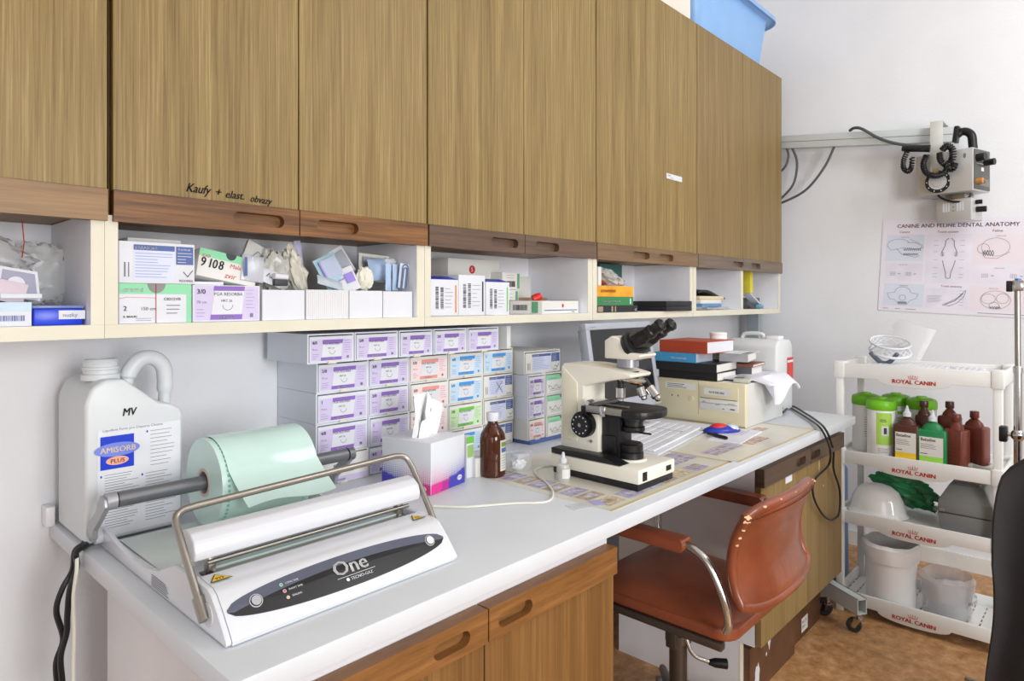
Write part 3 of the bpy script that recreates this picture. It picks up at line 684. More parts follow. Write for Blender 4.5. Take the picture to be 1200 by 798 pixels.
single(m, 'plastic_sleeve', 'flat clear plastic sleeve under the front edge of the barcode boxes', 'sleeve')
def carton(name, lab, x0, x1, y0, y1, z0, z1, deco=None, M=None, gr=None):
    mb = MB(M).box(x0, x1, y0, y1, z0, z1, off_white, .001)
    if deco: mb.face((x0, y0, z0), (1, 0, 0), (0, 0, 1)); deco(mb, x1 - x0, z1 - z0)
    return single(mb, name, lab, 'box', gr)
blot = mat('crimson emblem', (190, 40, 50), .6)
def dlong(mb, w, h):
    mb.rect(w * .04, w * .94, h * .24, h * .31, nav, .0008); cx, cy, r = w * .45, h * .66, h * .14
    mb.poly([(cx + r * math.cos(2 * PI * q / 16), cy + r * math.sin(2 * PI * q / 16)) for q in range(16)], blot, .0008); mb.txt('S', cx - r * .4, cy - r * .5, r * 1.4, off_white, .0014)
    mb.rect(w * .78, w * .88, h * .06, h * .16, mintd, .0008)
def dbar(mb, w, h):
    barc(w * .25, w * .7, h * .15, h * .5, ink, 9)(mb); textlines(mb, w * .25, w * .7, h * .6, h * .9, 2, grey_ink, .0012); mb.rect(w * .82, w * .96, h * .06, h * .94, mintd, .0008)
p = PY(526, 300, 1.86); q = PY(589, 322, 1.86)
carton('carton', 'long white carton with a red round emblem and blue line, behind the barcode boxes', X_(525, 1.86), X_(585, 1.86), 1.86, 1.985, ZF + .0965, 1.712 - .002, dlong)
carton('carton', 'white carton with green edge and red round emblem hidden under the long one', X_(525, 1.86), X_(585, 1.86), 1.925, 1.985, ZF + .0002, ZF + .096, None)
xa = X_(587.5, 1.80)
carton('carton', 'upper small white carton with barcode and green end stripe', xa, xa + .105, 1.795, 1.93, ZF + .0975, ZF + .165, dbar)
carton('carton', 'lower small white carton with a green end stripe and red corner', xa, xa + .10, 1.80, 1.93, ZF + .0002, ZF + .097, lambda mb, w, h: (dbar(mb, w, h), mb.rect(0, w * .35, h * .3, h * .6, blot, .001)))
carton('carton', 'plain white carton standing at the back of the middle shelf', xa + .112, xa + .112 + .145, 1.87, 1.985, ZF + .0002, ZF + .155, None)
t = thing('open_carton', 'shallow open white carton with blue line, turned corner forward', 'box', (X_(638, 1.72), 1.75, ZF), 0)
A = PY(604, 362, 1.76); B = PY(636, 367, 1.664); Cc = PY(687, 361, 1.70)
A = Vector((A.x, 1.79)); B = Vector((B.x, 1.668)); Cc = Vector((sx(688.5) - .008, 1.70)); D = A + (Cc - B)
def wallseg(m, a, b, h0, h1, th=.002, mt=off_white):
    d = (b - a).normalized(); n = Vector((-d.y, d.x)) * th
    vs = [(p.x, p.y, z) for z in (h0, h1) for p in (a, b, b + n, a + n)]
    m.add(vs, [(0, 3, 2, 1), (4, 5, 6, 7), (0, 1, 5, 4), (1, 2, 6, 5), (2, 3, 7, 6), (3, 0, 4, 7)], mt)
m = MB(); h1 = ZF + .052
for a, b in ((A, B), (B, Cc), (Cc, D), (D, A)): wallseg(m, a, b, ZF + .0005, h1)
m.add([(p.x, p.y, ZF + .003) for p in (A, B, Cc, D)], [(0, 1, 2, 3)], card_in)
d = (B - A); L_ = d.length; m.face((A.x, A.y, ZF + .0005), (d.x, d.y, 0), (0, 0, 1)); barc(L_ * .1, L_ * .55, .014, .036, ink, 12)(m); m.rect(L_ * .68, L_ * .88, .004, .048, mintd, .0008)
d = (Cc - B); L_ = d.length; m.face((B.x, B.y, ZF + .0005), (d.x, d.y, 0), (0, 0, 1)); m.rect(L_ * .06, L_ * .96, .012, .0155, nav, .0008)
m.poly([(L_ * .55 + .007 * math.cos(2 * PI * q / 14), .032 + .008 * math.sin(2 * PI * q / 14)) for q in range(14)], blot, .0008); m.rect(L_ * .8, L_ * .88, .004, .008, mintd, .0008)
m.build('carton_body', t, W=True)
m = MB(); m.add([(D.x, D.y, h1), (Cc.x, Cc.y, h1), (Cc.x + .0, Cc.y + .0, h1 + .002), (D.x, D.y, h1 + .002)], [(0, 1, 2, 3)], card_in)
m.add([(A.x, A.y, h1), (D.x, D.y, h1), (D.x + .02, D.y + .03, h1 + .014), (A.x + .02, A.y + .03, h1 + .014)], [(0, 1, 2, 3)], card_in); m.build('flap', t, W=True)
p = PY(629, 344, 1.72)
m = MB().lathe([(0, 0), (.016, 0), (.017, .02), (.013, .036), (0, .037)], mat('bright red plastic', (226, 52, 44), .35), M=Matrix.Translation((p.x, 1.74, ZF + .058)) @ Matrix.Rotation(1.1, 4, 'Y') @ Matrix.Rotation(.5, 4, 'X'), n=16)
single(m, 'red_stopper', 'bright red plastic stopper lying in the shallow open carton', 'stopper')
# ---------------------------------------------------------------- fourth shelf: books
def book(name, lab, x0, x1, y0, y1, z0, z1, cov, spine=None, pages=off_white, rz_=0, gr=None, cat='book', spine_side='y'):
    cx, cy = (x0 + x1) / 2, (y0 + y1) / 2; t = thing(name, lab, cat, (cx, cy, z0), rz_, gr); w, dd, h = (x1 - x0) / 2, (y1 - y0) / 2, z1 - z0; k = .0022
    m = MB().box(-w, w, -dd, dd, 0, k, cov).box(-w, w, -dd, dd, h - k, h, cov)
    if spine_side == 'y': m.box(-w, w, -dd, -dd + k, k, h - k, cov)
    else: m.box(-w, -w + k, -dd, dd, k, h - k, cov)
    if spine:
        if spine_side == 'y': m.face((-w, -dd, 0), (1, 0, 0), (0, 0, 1)); spine(m, 2 * w, h)
        else: m.face((-w, dd, 0), (0, -1, 0), (0, 0, 1)); spine(m, 2 * dd, h)
    m.build('cover', t)
    if spine_side == 'y': MB().box(-w + .003, w - .003, -dd + k, dd - .004, k, h - k, pages).build('pages', t)
    else: MB().box(-w + k, w - .004, -dd + .003, dd - .003, k, h - k, pages).build('pages', t)
    return t
y0 = 1.665
book('book', 'black book with pale bands lying at the bottom of the book pile', X_(699.5, y0), X_(747, y0), y0, y0 + .22, ZF + .0002, ZF + .031, mat('black book cloth', (38, 40, 46), .5),
     lambda m, w, h: (m.rect(w * .02, w * .14, .004, h - .004, card_in), m.rect(w * .34, w * .38, .003, h - .003, card_in), m.rect(w * .42, w * .45, .003, h - .003, card_in), m.txt('AZ', w * .92, h * .2, .014, off_white)), gr='books in the shelf above the monitor')
book('book', 'green book with white spine lettering between the orange and black books', X_(699.5, y0), X_(742, y0), y0, y0 + .23, ZF + .0315, ZF + .070, mat('green book cover', (56, 130, 76), .5),
     lambda m, w, h: (m.txt('Bakteriologische Diagnostik', w * .14, h * .38, .0125, bright, bold=.0004), m.rect(w * .9, w * .935, h * .15, h * .8, bright)), gr='books in the shelf above the monitor')
book('book', 'orange yellow book on top of the book pile under a clear bag', X_(699.3, y0), X_(742, y0), y0, y0 + .23, ZF + .0705, ZF + .118, mat('orange book cover', (240, 160, 42), .5, var=.12, scale=8),
     lambda m, w, h: m.txt('arzneimittel', w * .1, h * .4, .024, mat('dull brown ink', (190, 110, 40), .6), bold=.0004), gr='books in the shelf above the monitor')
m = MB(); p = PY(718, 316, 1.70); crumple(m, (p.x + .015, 1.75, ZF + .158), (.105, .055, .030), hazy, .35, 21, R=ry(.30), sq=.75, freq=2.5)
single(m, 'plastic_bag', 'clear plastic bag with brown contents slumped on the orange book', 'bag')
m = MB(); crumple(m, (X_(712, 1.7), 1.76, ZF + .142), (.06, .035, .012), mat('rust brown cloth', (168, 100, 60), .7), .2, 22, R=ry(.25)); single(m, 'brown_cloth', 'rust brown folded cloth seen inside the clear bag', 'cloth')
single(MB().box(X_(701, 1.94), X_(727, 1.94), 1.93, 1.985, ZF + .16, 1.735, mat('dark teal card', (70, 120, 115), .6), .001), 'folder', 'teal folder edge at the top back above the books', 'folder')
single(MB().box(X_(699.3, 1.68), X_(703, 1.68), 1.672, 1.76, ZF + .1185, ZF + .20, off_white, .001), 'carton', 'narrow white carton standing on the orange book against the left side', 'box')
# black flat case lies across the shelf, corner forward
t = thing('flat_case', 'flat black two layered case lying across the shelf right of the books', 'case', (X_(780, 1.72), 1.74, ZF))
P0 = PY(781, 367, 1.64); e = X_(813.6, 1.642); l = X_(747.5, 1.80)
for i, (a, b) in enumerate(((.0002, .024), (.0245, .050))):
    m = MB().prism([(P0.x, 1.640), (sx(808) - .004, 1.642), (sx(808) - .004, 1.93), (l + .05, 1.97), (l, 1.80)], 'z', ZF + a, ZF + b, mat('matt black case', (30, 31, 34), .5, var=.08), .0015)
    m.build(['lower_half', 'upper_half'][i], t, W=True)
# fifth shelf
xA, xB = X_(818, 1.70), X_(845, 1.7)
m = MB(); m.grid(lambda u, v: (xA + .001 + u * .33, 1.70 + v * .2, ZF + .104 + .014 * math.sin(u * 5 + v * 3) - .02 * u), 12, 8, black, .012); single(m, 'black_pouch', 'black cloth pouch on top of the small heap in the narrow shelf', 'pouch')
m = MB().box(xA + .003, xA + .30, 1.69, 1.88, ZF + .058, ZF + .078, mat('beige card', (222, 205, 170), .5), .006); single(m, 'beige_case', 'beige flat case in the heap under the black pouch', 'case')
m = MB().box(xA + .003, xA + .25, 1.685, 1.88, ZF + .036, ZF + .0575, off_white, .002); single(m, 'paper_stack', 'white paper pack in the heap under the beige case', 'papers')
m = MB().box(xA + .003, xA + .24, 1.678, 1.86, ZF + .0185, ZF + .0355, mat('steel blue card', (96, 140, 184), .5), .002); single(m, 'blue_pack', 'steel blue flat pack in the narrow shelf', 'pack')
m = MB(); crumple(m, (xA + .22, 1.70, ZF + .0095), (.15, .03, .008), hazy, .25, 31); single(m, 'plastic_bag', 'small clear bag with shiny contents at the bottom of the narrow shelf', 'bag')
x = X_(873.5, 1.72); m = MB().box(x + .001, x + .06, 1.70, 1.78, ZF + .135, 1.735, mat('yellow card', (216, 204, 60), .5), .001); 
single(MB().box(x + .001, x + .045, 1.69, 1.75, ZF + .100, 1.736, mat('yellow card', (216, 204, 60), .5), .001), 'yellow_folder', 'yellow folder standing in the rightmost compartment', 'folder')
m = MB().bx((sx(911.5) - .115, 1.82, ZF + .036), (.20, .1, .070), mat('dark grey plastic', (98, 100, 104), .5), .006); single(m, 'grey_case', 'dark grey case standing in the rightmost compartment', 'case')
m = MB().bx((x + .11, 1.715, ZF + .052), (.22, .05, .012), mat('printed leaflet', (198, 202, 212), .4), .001, R=ry(.42)); single(m, 'leaflet', 'glossy leaflet leaning down in front of the dark grey case', 'leaflet')
m = MB(); crumple(m, (x + .13, 1.685, ZF + .016), (.045, .018, .014), mat('turquoise film', (110, 160, 180), .3), .3, 33); single(m, 'foil_pack', 'small turquoise foil pack at the foot of the leaflet', 'pack')

# ---------------------------------------------------------------- on the worktop: printed desk pads
cs = mat('faded paper', (220, 217, 204), .3, var=.03, coat=.3); cards = [mat('card print %d' % i, c, .4, var=.2, scale=60) for i, c in enumerate([(170, 162, 192), (190, 148, 132), (204, 186, 158), (176, 160, 140), (190, 186, 202)])]
def pad(lab, x0, x1, y0, y1, z, cells, seed):
    m = MB().box(x0, x1, y0, y1, CTZ + .0002, CTZ + z, cs); m.face((x0, y0, CTZ + z), (1, 0, 0), (0, 1, 0)); rr = random.Random(seed)
    m.rect(0, x1 - x0, 0, .012, mat('yellowed margin', (206, 190, 140), .4)); m.rect(x1 - x0 - .014, x1 - x0, 0, y1 - y0, mat('yellowed margin', (206, 190, 140), .4))
    for (u, v, w, h, k, nx, ny) in cells:
        for i in range(nx):
            for j in range(ny):
                a, b = u + i * w * 1.18, v + j * h * 1.2
                if a + w > x1 - x0 - .015 or b + h > y1 - y0: continue
                m.rect(a, a + w, b, b + h, cards[(k + (i * 3 + j * 2) % 4) % 5] if max(nx, ny) > 5 else cards[k], .0006); m.poly(blob(a + w / 2, b + h / 2, w * .3, h * .3, seed + i * 7 + j), cards[(k + 1 + i) % 5], .0009)
    return single(m, 'desk_pad', lab, 'desk pad')
pad('desk pad printed with parasite pictures, lying under the microscope', 1.46, 2.19, .992, 1.56, .0012, [(.03, .03, .085, .055, 2, 6, 1), (.03, .1, .085, .05, 3, 1, 7), (.42, .12, .05, .03, 0, 5, 3), (.44, .26, .05, .03, 4, 5, 2)], 3)
pad('desk pad printed with red and brown pictures, in front of the computer case', 2.20, 2.985, .972, 1.44, .0011, [(.04, .10, .05, .03, 0, 4, 2), (.3, .08, .05, .024, 1, 3, 3), (.5, .16, .05, .024, 1, 3, 2)], 8)
p = PZ(687, 592, CTZ); T = Matrix.Translation((p.x, p.y, CTZ + .0006)) @ Matrix.Rotation(-.35, 4, 'Z')
m = MB(T).box(-.055, .055, -.024, .024, 0, .0012, clear).box(.02, .052, -.02, .02, .0013, .0018, mat('violet tint', (178, 170, 220), .4)); single(m, 'slide_bag', 'tiny clear bag with violet strip lying before the microscope', 'bag')

# ---------------------------------------------------------------- white canister at the left
jar = mat('milky canister plastic', (214, 218, 220), .38, var=.012, sss=.15)
t = thing('canister', 'large milky white open canister with blue product label, behind the heat sealer', 'canister', (.545, 1.815, CTZ))
Yj = 1.72
pt = lambda u, v: (lambda q: (q.x, q.z))(PY(u, v, Yj))
sil = [(.436, CTZ + .004), (.436, 1.315), (.45, 1.35), (.475, 1.366), (.515, 1.366), (.535, 1.35), (.592, 1.302), (.62, 1.296), (.640, 1.285), (.648, 1.268), (.648, CTZ + .004)]
m = MB().prism(sil, 'y', Yj, 1.95, jar, .022, 4)
m.face((.436, Yj, CTZ), (1, 0, 0), (0, 0, 1))
lw, l0, l1 = .180, .015, .262
m.rect(.025, .025 + lw, l0, l1, mat('label paper', (228, 230, 236), .45), .0008)
def R(a, b, c, d, mt, lf=.0012): m.rect(.025 + lw * a, .025 + lw * b, l0 + (l1 - l0) * c, l0 + (l1 - l0) * d, mt, lf)
R(.03, .42, .62, .93, bluep, .0014); q0 = .025 + lw * .225; q1 = l0 + (l1 - l0) * .80
m.poly([(q0 + .048 * math.cos(g), q1 + .016 * math.sin(g)) for g in [2 * PI * k / 24 for k in range(24)]], mat('pale periwinkle oval', (120, 140, 225), .5), .0018)
m.txt('AMISORB', q0 - .036, q1 - .006, .018, mat('cream print', (250, 226, 190), .5), .0024, bold=.0006)
m.poly([(q0 + .024 * math.cos(g), q1 - .026 + .010 * math.sin(g)) for g in [2 * PI * k / 20 for k in range(20)]], mat('salmon oval', (240, 180, 150), .5), .0018)
m.txt('PLUS', q0 - .015, q1 - .031, .014, mat('deep red print', (170, 50, 60), .5), .0024, bold=.0005)
m.txt('Liquidum Forte pro Dispersa Cleanse', .035, l1 - .006, .0085, grey_ink, .0014)
for (a, b, c0, c1, n) in ((.08, .5, .36, .58, 9), (.08, .5, .06, .30, 10), (.62, .95, .58, .95, 10), (.56, .95, .34, .54, 7), (.56, .95, .06, .28, 8)):
    textlines(m, .025 + lw * a, .025 + lw * b, l0 + (l1 - l0) * c0, l0 + (l1 - l0) * c1, n, grey_ink, .0012, n)
    R(a - .05, a - .03, c1 - .03, c1 - .01, bluep)
m.txt('MV', .075, .288, .026, ink, .0014, sx=.8, shear=.15, bold=.0012)
m.build('body', t, W=True)
m = MB(); m.lathe([(.028, 1.36), (.041, 1.361), (.041, 1.374), (.036, 1.376), (.036, 1.384), (.039, 1.386), (.039, 1.391), (.036, 1.393), (.036, 1.401), (.038, 1.404), (.034, 1.410), (.030, 1.410), (.029, 1.37), (0, 1.368)], jar, (.489, 1.80, 0), 32); m.build('neck', t, W=True)
m = MB(); hp = catmull([(.545, 1.80, 1.345), (.552, 1.80, 1.375), (.575, 1.80, 1.402), (.605, 1.80, 1.405), (.628, 1.80, 1.385), (.634, 1.80, 1.35), (.632, 1.80, 1.285)], 7)
m.tube(hp, [.019 if 3 < i < len(hp) - 4 else .0145 for i in range(len(hp))], jar, 14); m.build('handle', t, W=True)

# ---------------------------------------------------------------- heat sealer
gloss = mat('glossy white shell', (214, 216, 221), .22, var=.005, coat=.3); shade = mat('light grey shell', (214, 214, 218), .45, var=.01)
x0, x1 = .462, .962
t = thing('heat_sealer', 'white heat sealing machine with wire handle and black oval front panel', 'sealer', ((x0 + x1) / 2, 1.36, CTZ))
prof = [(1.052, .9935), (1.050, 1.000), (1.062, 1.014), (1.084, 1.038), (1.108, 1.060), (1.122, 1.0665), (1.178, 1.069), (1.184, 1.058), (1.262, 1.057), (1.268, 1.064), (1.29, 1.052), (1.33, 1.030), (1.38, 1.014), (1.45, 1.005), (1.56, 1.003), (1.68, 1.004), (1.69, .9935)]
m = MB().prism(prof, 'x', x0 + .010, x1 - .010, gloss)
wing = [(1.054, .9935), (1.052, 1.000), (1.064, 1.014), (1.086, 1.038), (1.110, 1.060), (1.124, 1.0665), (1.18, 1.069), (1.27, 1.066), (1.30, 1.055), (1.35, 1.034), (1.42, 1.021), (1.50, 1.018), (1.58, 1.024), (1.66, 1.036), (1.685, 1.038), (1.693, 1.028), (1.693, .9935)]
m.prism(wing, 'x', x0, x0 + .010, gloss, .002); m.prism(wing, 'x', x1 - .010, x1, gloss, .002)
m.box(x0 + .006, x1 - .006, 1.06, 1.69, CTZ + .0003, .9935, dark_mat)
# warning triangles and rating plate
yel = mat('warning yellow', (240, 196, 40), .5)
def tri(mm, cx, cy, s):
    mm.face((cx, cy, 1.0695), (1, 0, 0), (0, 1, 0)); mm.poly([(-s, -s * .6), (s, -s * .6), (0, s)], black, .0006); mm.poly([(-s * .82, -s * .5), (s * .82, -s * .5), (0, s * .82)], yel, .0010)
    for k in (-1, 0, 1): mm.line([(k * s * .25 - .001, -s * .35), (k * s * .25 + .001, -s * .1), (k * s * .25 - .001, s * .1)], .0015, black, .0014)
tri(m, x0 + .03, 1.148, .020); tri(m, x1 - .035, 1.148, .019)
m.face((x0 - .0001, 1.40, .994), (0, -1, 0), (0, 0, 1)); textlines(m, .02, .11, .004, .028, 6, grey_ink, .0014, 5)
m.build('body', t, W=True)
# front label, mapped on the sloping front
fp = [(1.062, 1.014), (1.084, 1.038), (1.108, 1.060)]
def onfront(sv):   # sv 0..1 up the slope
    L2 = sv * 2; i = min(1, int(L2)); f = L2 - i; a, b = fp[i], fp[i + 1]; return a[0] + (b[0] - a[0]) * f, a[1] + (b[1] - a[1]) * f
sg = mat('slate grey print', (84, 88, 104), .3); blk = mat('panel black', (20, 20, 24), .25)
def fl(mm, pts, mt, lf):
    mm.add([(x, onfront(s_)[0] - lf * .72, onfront(s_)[1] + lf * .69) for x, s_ in pts], [tuple(range(len(pts)))], mt)
xm, xh = (x0 + x1) / 2, .235
m = MB(); n = 44; lowr = lambda x: .44 - .46 * math.sqrt(max(0, 1 - ((x - xm) / xh) ** 2)); upr = lambda x: .50 + .47 * math.sqrt(max(0, 1 - ((x - xm) / xh) ** 2)); mid = lambda x: min(upr(x), max(lowr(x), .70 - 5.5 * (x - xm - .03) ** 2 - .25 * (x - xm)))
for i in range(n):
    a = xm - xh + 2 * xh * i / n; b = a + 2 * xh / n
    for lo, hi, mt in ((lowr, mid, blk), (mid, upr, sg)):
        k = 4
        for j in range(k):
            q = lambda x, f: (x, lo(x) + (hi(x) - lo(x)) * f)
            fl(m, [q(a, j / k), q(b, j / k), q(b, (j + 1) / k), q(a, (j + 1) / k)], mt, .0007)
ft = lambda sv: onfront(sv)
Y0, Z0 = onfront(.5); m.face((xm, Y0 + .006, Z0 + .0008), (1, 0, 0), (0, .70, .714))
sil_m = mat('silver print', (196, 198, 196), .35, .3)
p0 = m.fo.copy()
Y0, Z0 = onfront(.5)
m.face((0, Y0, Z0), (1, 0, 0), (0, .70, .714))
m.txt('One', xm - .035, -.008, .040, sil_m, .0016, sx=1.05, bold=.0014); m.rect(xm - .032, xm + .052, -.0135, -.0125, sil_m, .0014)
m.txt('TECNO-GAZ', xm - .006, -.0225, .0085, bright, .0014, bold=.0004); m.poly([(xm - .012 + .0035 * math.cos(2 * PI * k / 12), -.0195 + .0035 * math.sin(2 * PI * k / 12)) for k in range(12)], bright, .0014)
for k, (mt, lb) in enumerate(((mat('green led', (70, 180, 110), .3), 'LONG TIME'), (mat('red led', (214, 60, 70), .3), 'SHORT TIME'), (mat('amber led', (230, 170, 90), .3), 'SEALING'))):
    cx = xm - .135 + .002 * k; cy = .012 - .0125 * k
    m.poly([(cx + .0032 * math.cos(2 * PI * j / 12), cy + .0032 * math.sin(2 * PI * j / 12)) for j in range(12)], bright, .0014); m.poly([(cx + .0023 * math.cos(2 * PI * j / 12), cy + .0023 * math.sin(2 * PI * j / 12)) for j in range(12)], mt, .0018)
    m.txt(lb, cx + .008, cy - .001, .0048, bright, .0014)
pn = m.build('front_panel', t, W=True)
nrm = Vector((0, -.72, .69))
for name_, cx, rr_, mt in (('button', xm - .185, .0085, mat('silver button', (170, 172, 178), .3, .6)), ('power_button', xm + .198, .0085, bright)):
    c0 = Vector((cx, *onfront(.5))); MB().cyl(c0, c0 + nrm * .0022, rr_ + .003, mat('button ring', (190, 190, 195), .4), 24).cyl(c0 + nrm * .0022, c0 + nrm * .0028, rr_ + .0015, blk, 24).cyl(c0 + nrm * .0028, c0 + nrm * .0042, rr_, mt, 24).build(name_, pn, W=True)
# cover bar, strip, posts
T = Matrix.Translation((0, 1.222, 1.113))
bar = [(-.036, -.020), (-.040, -.004), (-.034, .014), (-.018, .026), (.004, .029), (.026, .022), (.036, .006), (.034, -.012), (.02, -.020)]
MB(T).prism(bar, 'x', x0 + .003, x1 + .005, gloss, .004, 3).build('cover_bar', t, W=True)
m = MB().box(x0 + .04, x1 - .035, 1.19, 1.205, 1.058, 1.064, steel).box(x0 + .04, x1 - .035, 1.206, 1.235, 1.0575, 1.068, mat('pale green glass', (186, 200, 196), .2)).box(x0 + .045, x1 - .03, 1.185, 1.19, 1.0575, 1.061, dark_mat)
m.build('seal_strip', t, W=True)
for X in (x0 + .040, x1 - .040):
    MB().box(X - .007, X + .007, 1.198, 1.216, 1.057, 1.098, steel, .0015).build('post', t, W=True)
    MB().box(X - .014, X + .018, 1.188, 1.222, 1.0574, 1.0605, black, .001).build('post_slot', t, W=True)
MB().tube([(x0 + .03, 1.196, 1.083), (x1 - .02, 1.196, 1.083)], .0042, steel, 10).build('guide_rod', t, W=True)
# wire handle
pts = [(x0 - .006, 1.125, 1.028), (x0 - .008, 1.15, 1.06), (x0 - .010, 1.205, 1.125), (x0 - .008, 1.238, 1.158), (x0 + .005, 1.247, 1.170), (x0 + .03, 1.249, 1.173)]
pts2 = [(x1 - .02, 1.249, 1.186), (x1 + .004, 1.247, 1.182), (x1 + .016, 1.238, 1.168), (x1 + .018, 1.205, 1.125), (x1 + .006, 1.13, 1.045), (x1 + .004, 1.118, 1.03)]
m = MB().tube(catmull(pts, 5) + catmull(pts2, 5), .0068, steel, 12); m.build('wire_handle', t, W=True)
d0 = (Vector(pts[1]) - Vector(pts[0])).normalized(); a = Vector(pts[0])
m = MB().cyl(a - d0 * .012, a + d0 * .028, .0105, steel, 20); m.build('handle_sleeve', t, W=True)
MB().cyl((x0 - .002, 1.12, 1.026), (x0 + .004, 1.12, 1.026), .020, gloss, 24).build('pivot_cap', t, W=True)
# back supports and roll bar
Yb, Zb = 1.60, 1.118
for X in (x0 - .018, 1.055):
    pr = [(1.695, 1.012), (1.715, 1.022), (1.70, 1.05), (1.655, 1.085), (1.62, 1.128), (1.59, 1.126), (1.585, 1.108), (1.63, 1.07), (1.67, 1.04), (1.675, 1.018)]
    MB().prism(pr, 'x', X - .006, X + .006, mat('cast grey metal', (172, 174, 178), .4, .5), .002).build('roll_arm', t, W=True)
MB().cyl((x0 - .014, 1.695, 1.018), (x0 + .012, 1.695, 1.018), .016, gloss, 20).build('pivot_cap', t, W=True)
m = MB().cyl((x0 - .018, Yb, Zb), (x0 + .002, Yb, Zb), .0185, mat('cast grey metal', (172, 174, 178), .4, .5), 24).cyl((x0 + .002, Yb, Zb), (x0 + .005, Yb, Zb), .0155, black, 24).cyl((x0 + .005, Yb, Zb), (1.04, Yb, Zb), .0168, alu, 24).cyl((1.04, Yb, Zb), (1.044, Yb, Zb), .015, black, 24).cyl((1.044, Yb, Zb), (1.062, Yb, Zb), .018, alu, 24)
m.build('roll_bar', t, W=True)
m = MB().grid(lambda u, v: (x0 + .03 + u * .42, 1.30 + v * .37, 1.0035 + .046 * max(0, 1 - v * 2.4) ** 2 + .003), 10, 14, mat('grey green tray film', (206, 216, 212), .25), .0015); m.build('tray_film', t, W=True)
MB().lathe([(0, 0), (.012, 0), (.016, .012), (.014, .026), (.006, .032), (0, .032)], alu, M=Matrix.Translation((.985, 1.30, 1.075)), n=16).box(.96, 1.0, 1.285, 1.315, CTZ + .0005, 1.075, shade, .004).build('rear_knob', t, W=True)
# pouch roll
gf = mat('pale green sealing film', (204, 232, 224), .25, var=.02, coat=.3); gf2 = mat('green film print', (120, 196, 178), .4); gfe = mat('roll end paper', (210, 230, 225), .6, var=.03)
t = thing('pouch_roll', 'large roll of pale green sterilisation film on the grey bar of the sealer', 'roll', (.765, Yb, Zb - .104))
rx0, rx1, RR = .650, .880, .104; n = 56
m = MB(); TT = Matrix.Translation((rx0, Yb, Zb)) @ Matrix.Rotation(PI / 2, 4, 'Y')
wl = rx1 - rx0
m.shell([(.034, 0), (RR * .995, 0), (RR, .002), (RR, wl - .002), (RR * .995, wl), (.034, wl), (.034, 0)], gf, n=n); m.v = [TT @ v for v in m.v]
for k in range(n):      # printed borders
    for xa, xb in ((rx0 + .012, rx0 + .018), (rx1 - .020, rx1 - .014)):
        g0, g1 = 2 * PI * k / n, 2 * PI * (k + .55) / n; r_ = RR + .0005
        m.add([(x, Yb + r_ * math.cos(g), Zb + r_ * math.sin(g)) for x, g in ((xa, g0), (xb, g0), (xb, g1), (xa, g1))], [(0, 1, 2, 3)], gf2)
o = m.build('film_roll', t, W=True)
m = MB(); m.shell([(.034, -.001), (.034, wl + .001), (.0262, wl + .001), (.0262, -.001), (.034, -.001)], mat('cardboard core', (206, 190, 178), .8), n=36); m.v = [TT @ v for v in m.v]; m.build('core', t, W=True)
def sheet(u, v):
    g = PI * .46 - v * .0
    a0 = math.radians(78); 
    if v < .45:
        g = a0 + (v / .45) * math.radians(78); return (rx0 + .012 + u * (wl - .006) + .006 * v, Yb - (RR + .003) * math.cos(PI - g) * -1 if False else Yb + (RR + .003) * math.cos(g), Zb + (RR + .003) * math.sin(g))
    g = a0 + math.radians(78); Yq, Zq = Yb + (RR + .003) * math.cos(g), Zb + (RR + .003) * math.sin(g); w_ = (v - .45) / .55
    return (rx0 + .012 + u * (wl - .006) + .006 * v + .012 * w_, Yq - .05 * w_ - .02 * w_ * w_, Zq - .075 * w_ + .006 * math.sin(u * 6))
m = MB().grid(sheet, 12, 24, gf, .0008); m.build('loose_end', t, W=True)
# ---------------------------------------------------------------- tissue box
T0 = (1.223, 1.45); t = thing('tissue_box', 'white tissue box with pink and violet halftone print, tissue pulled up', 'tissue box', (T0[0], T0[1], CTZ), math.radians(12))
w_, d_, h_ = .168, .185, .150; m = MB().box(0, w_, 0, d_, 0.0003, h_, bright, .002)
def halftone(m, W_, H_, flip):
    rr = random.Random(4); nx, ny = 26, 22
    dotc = [mat('violet blue dots', (76, 72, 180), .5), mat('magenta dots', (190, 50, 150), .5), mat('hot pink dots', (226, 60, 150), .5)]
    for j in range(ny):
        for i in range(nx):
            x = (i + .5) / nx; y = (j + .5) / ny; u = (1 - x) if flip else x
            dens = 1.15 - y * 1.1 - .42 * abs(math.sin(u * 3.0 + .4)) * y - .25 * (u - .2)
            if dens <= .12: continue
            s_ = min(.52, dens * .62) * W_ / nx; k = 2 if (u > .66 and y < .55) else (1 if u > .45 else 0)
            k = 2 if u > .72 - y * .2 else (1 if u > .5 - y * .1 else 0)
            cx, cy = x * W_, y * H_ * .85 + .001
            m.poly([(cx - s_, cy), (cx, cy - s_), (cx + s_, cy), (cx, cy + s_)] if dens < .7 else [(cx - s_, cy - s_), (cx + s_, cy - s_), (cx + s_, cy + s_), (cx - s_, cy + s_)], dotc[k], .0008)
m.face((.001, 0, .001), (1, 0, 0), (0, 0, 1)); halftone(m, w_ - .002, h_ - .002, True)
m.poly([(w_ - .03 + .012 * math.cos(g), .022 + .008 * math.sin(g)) for g in [2 * PI * k / 14 for k in range(14)]], bright, .0012); m.txt('Zewa', w_ - .04, .02, .008, dark_mat, .0016)
m.face((0, d_ - .001, .001), (0, -1, 0), (0, 0, 1)); halftone(m, d_ - .002, h_ - .002, False)
m.poly([(d_ - .03 + .014 * math.cos(g), .016 + .008 * math.sin(g)) for g in [2 * PI * k / 14 for k in range(14)]], bright, .0012)
m.poly([(.1, .1)] * 0 or [(0, 0), (.001, 0), (.001, .001)], bright, .0001)
m.build('carton', t)
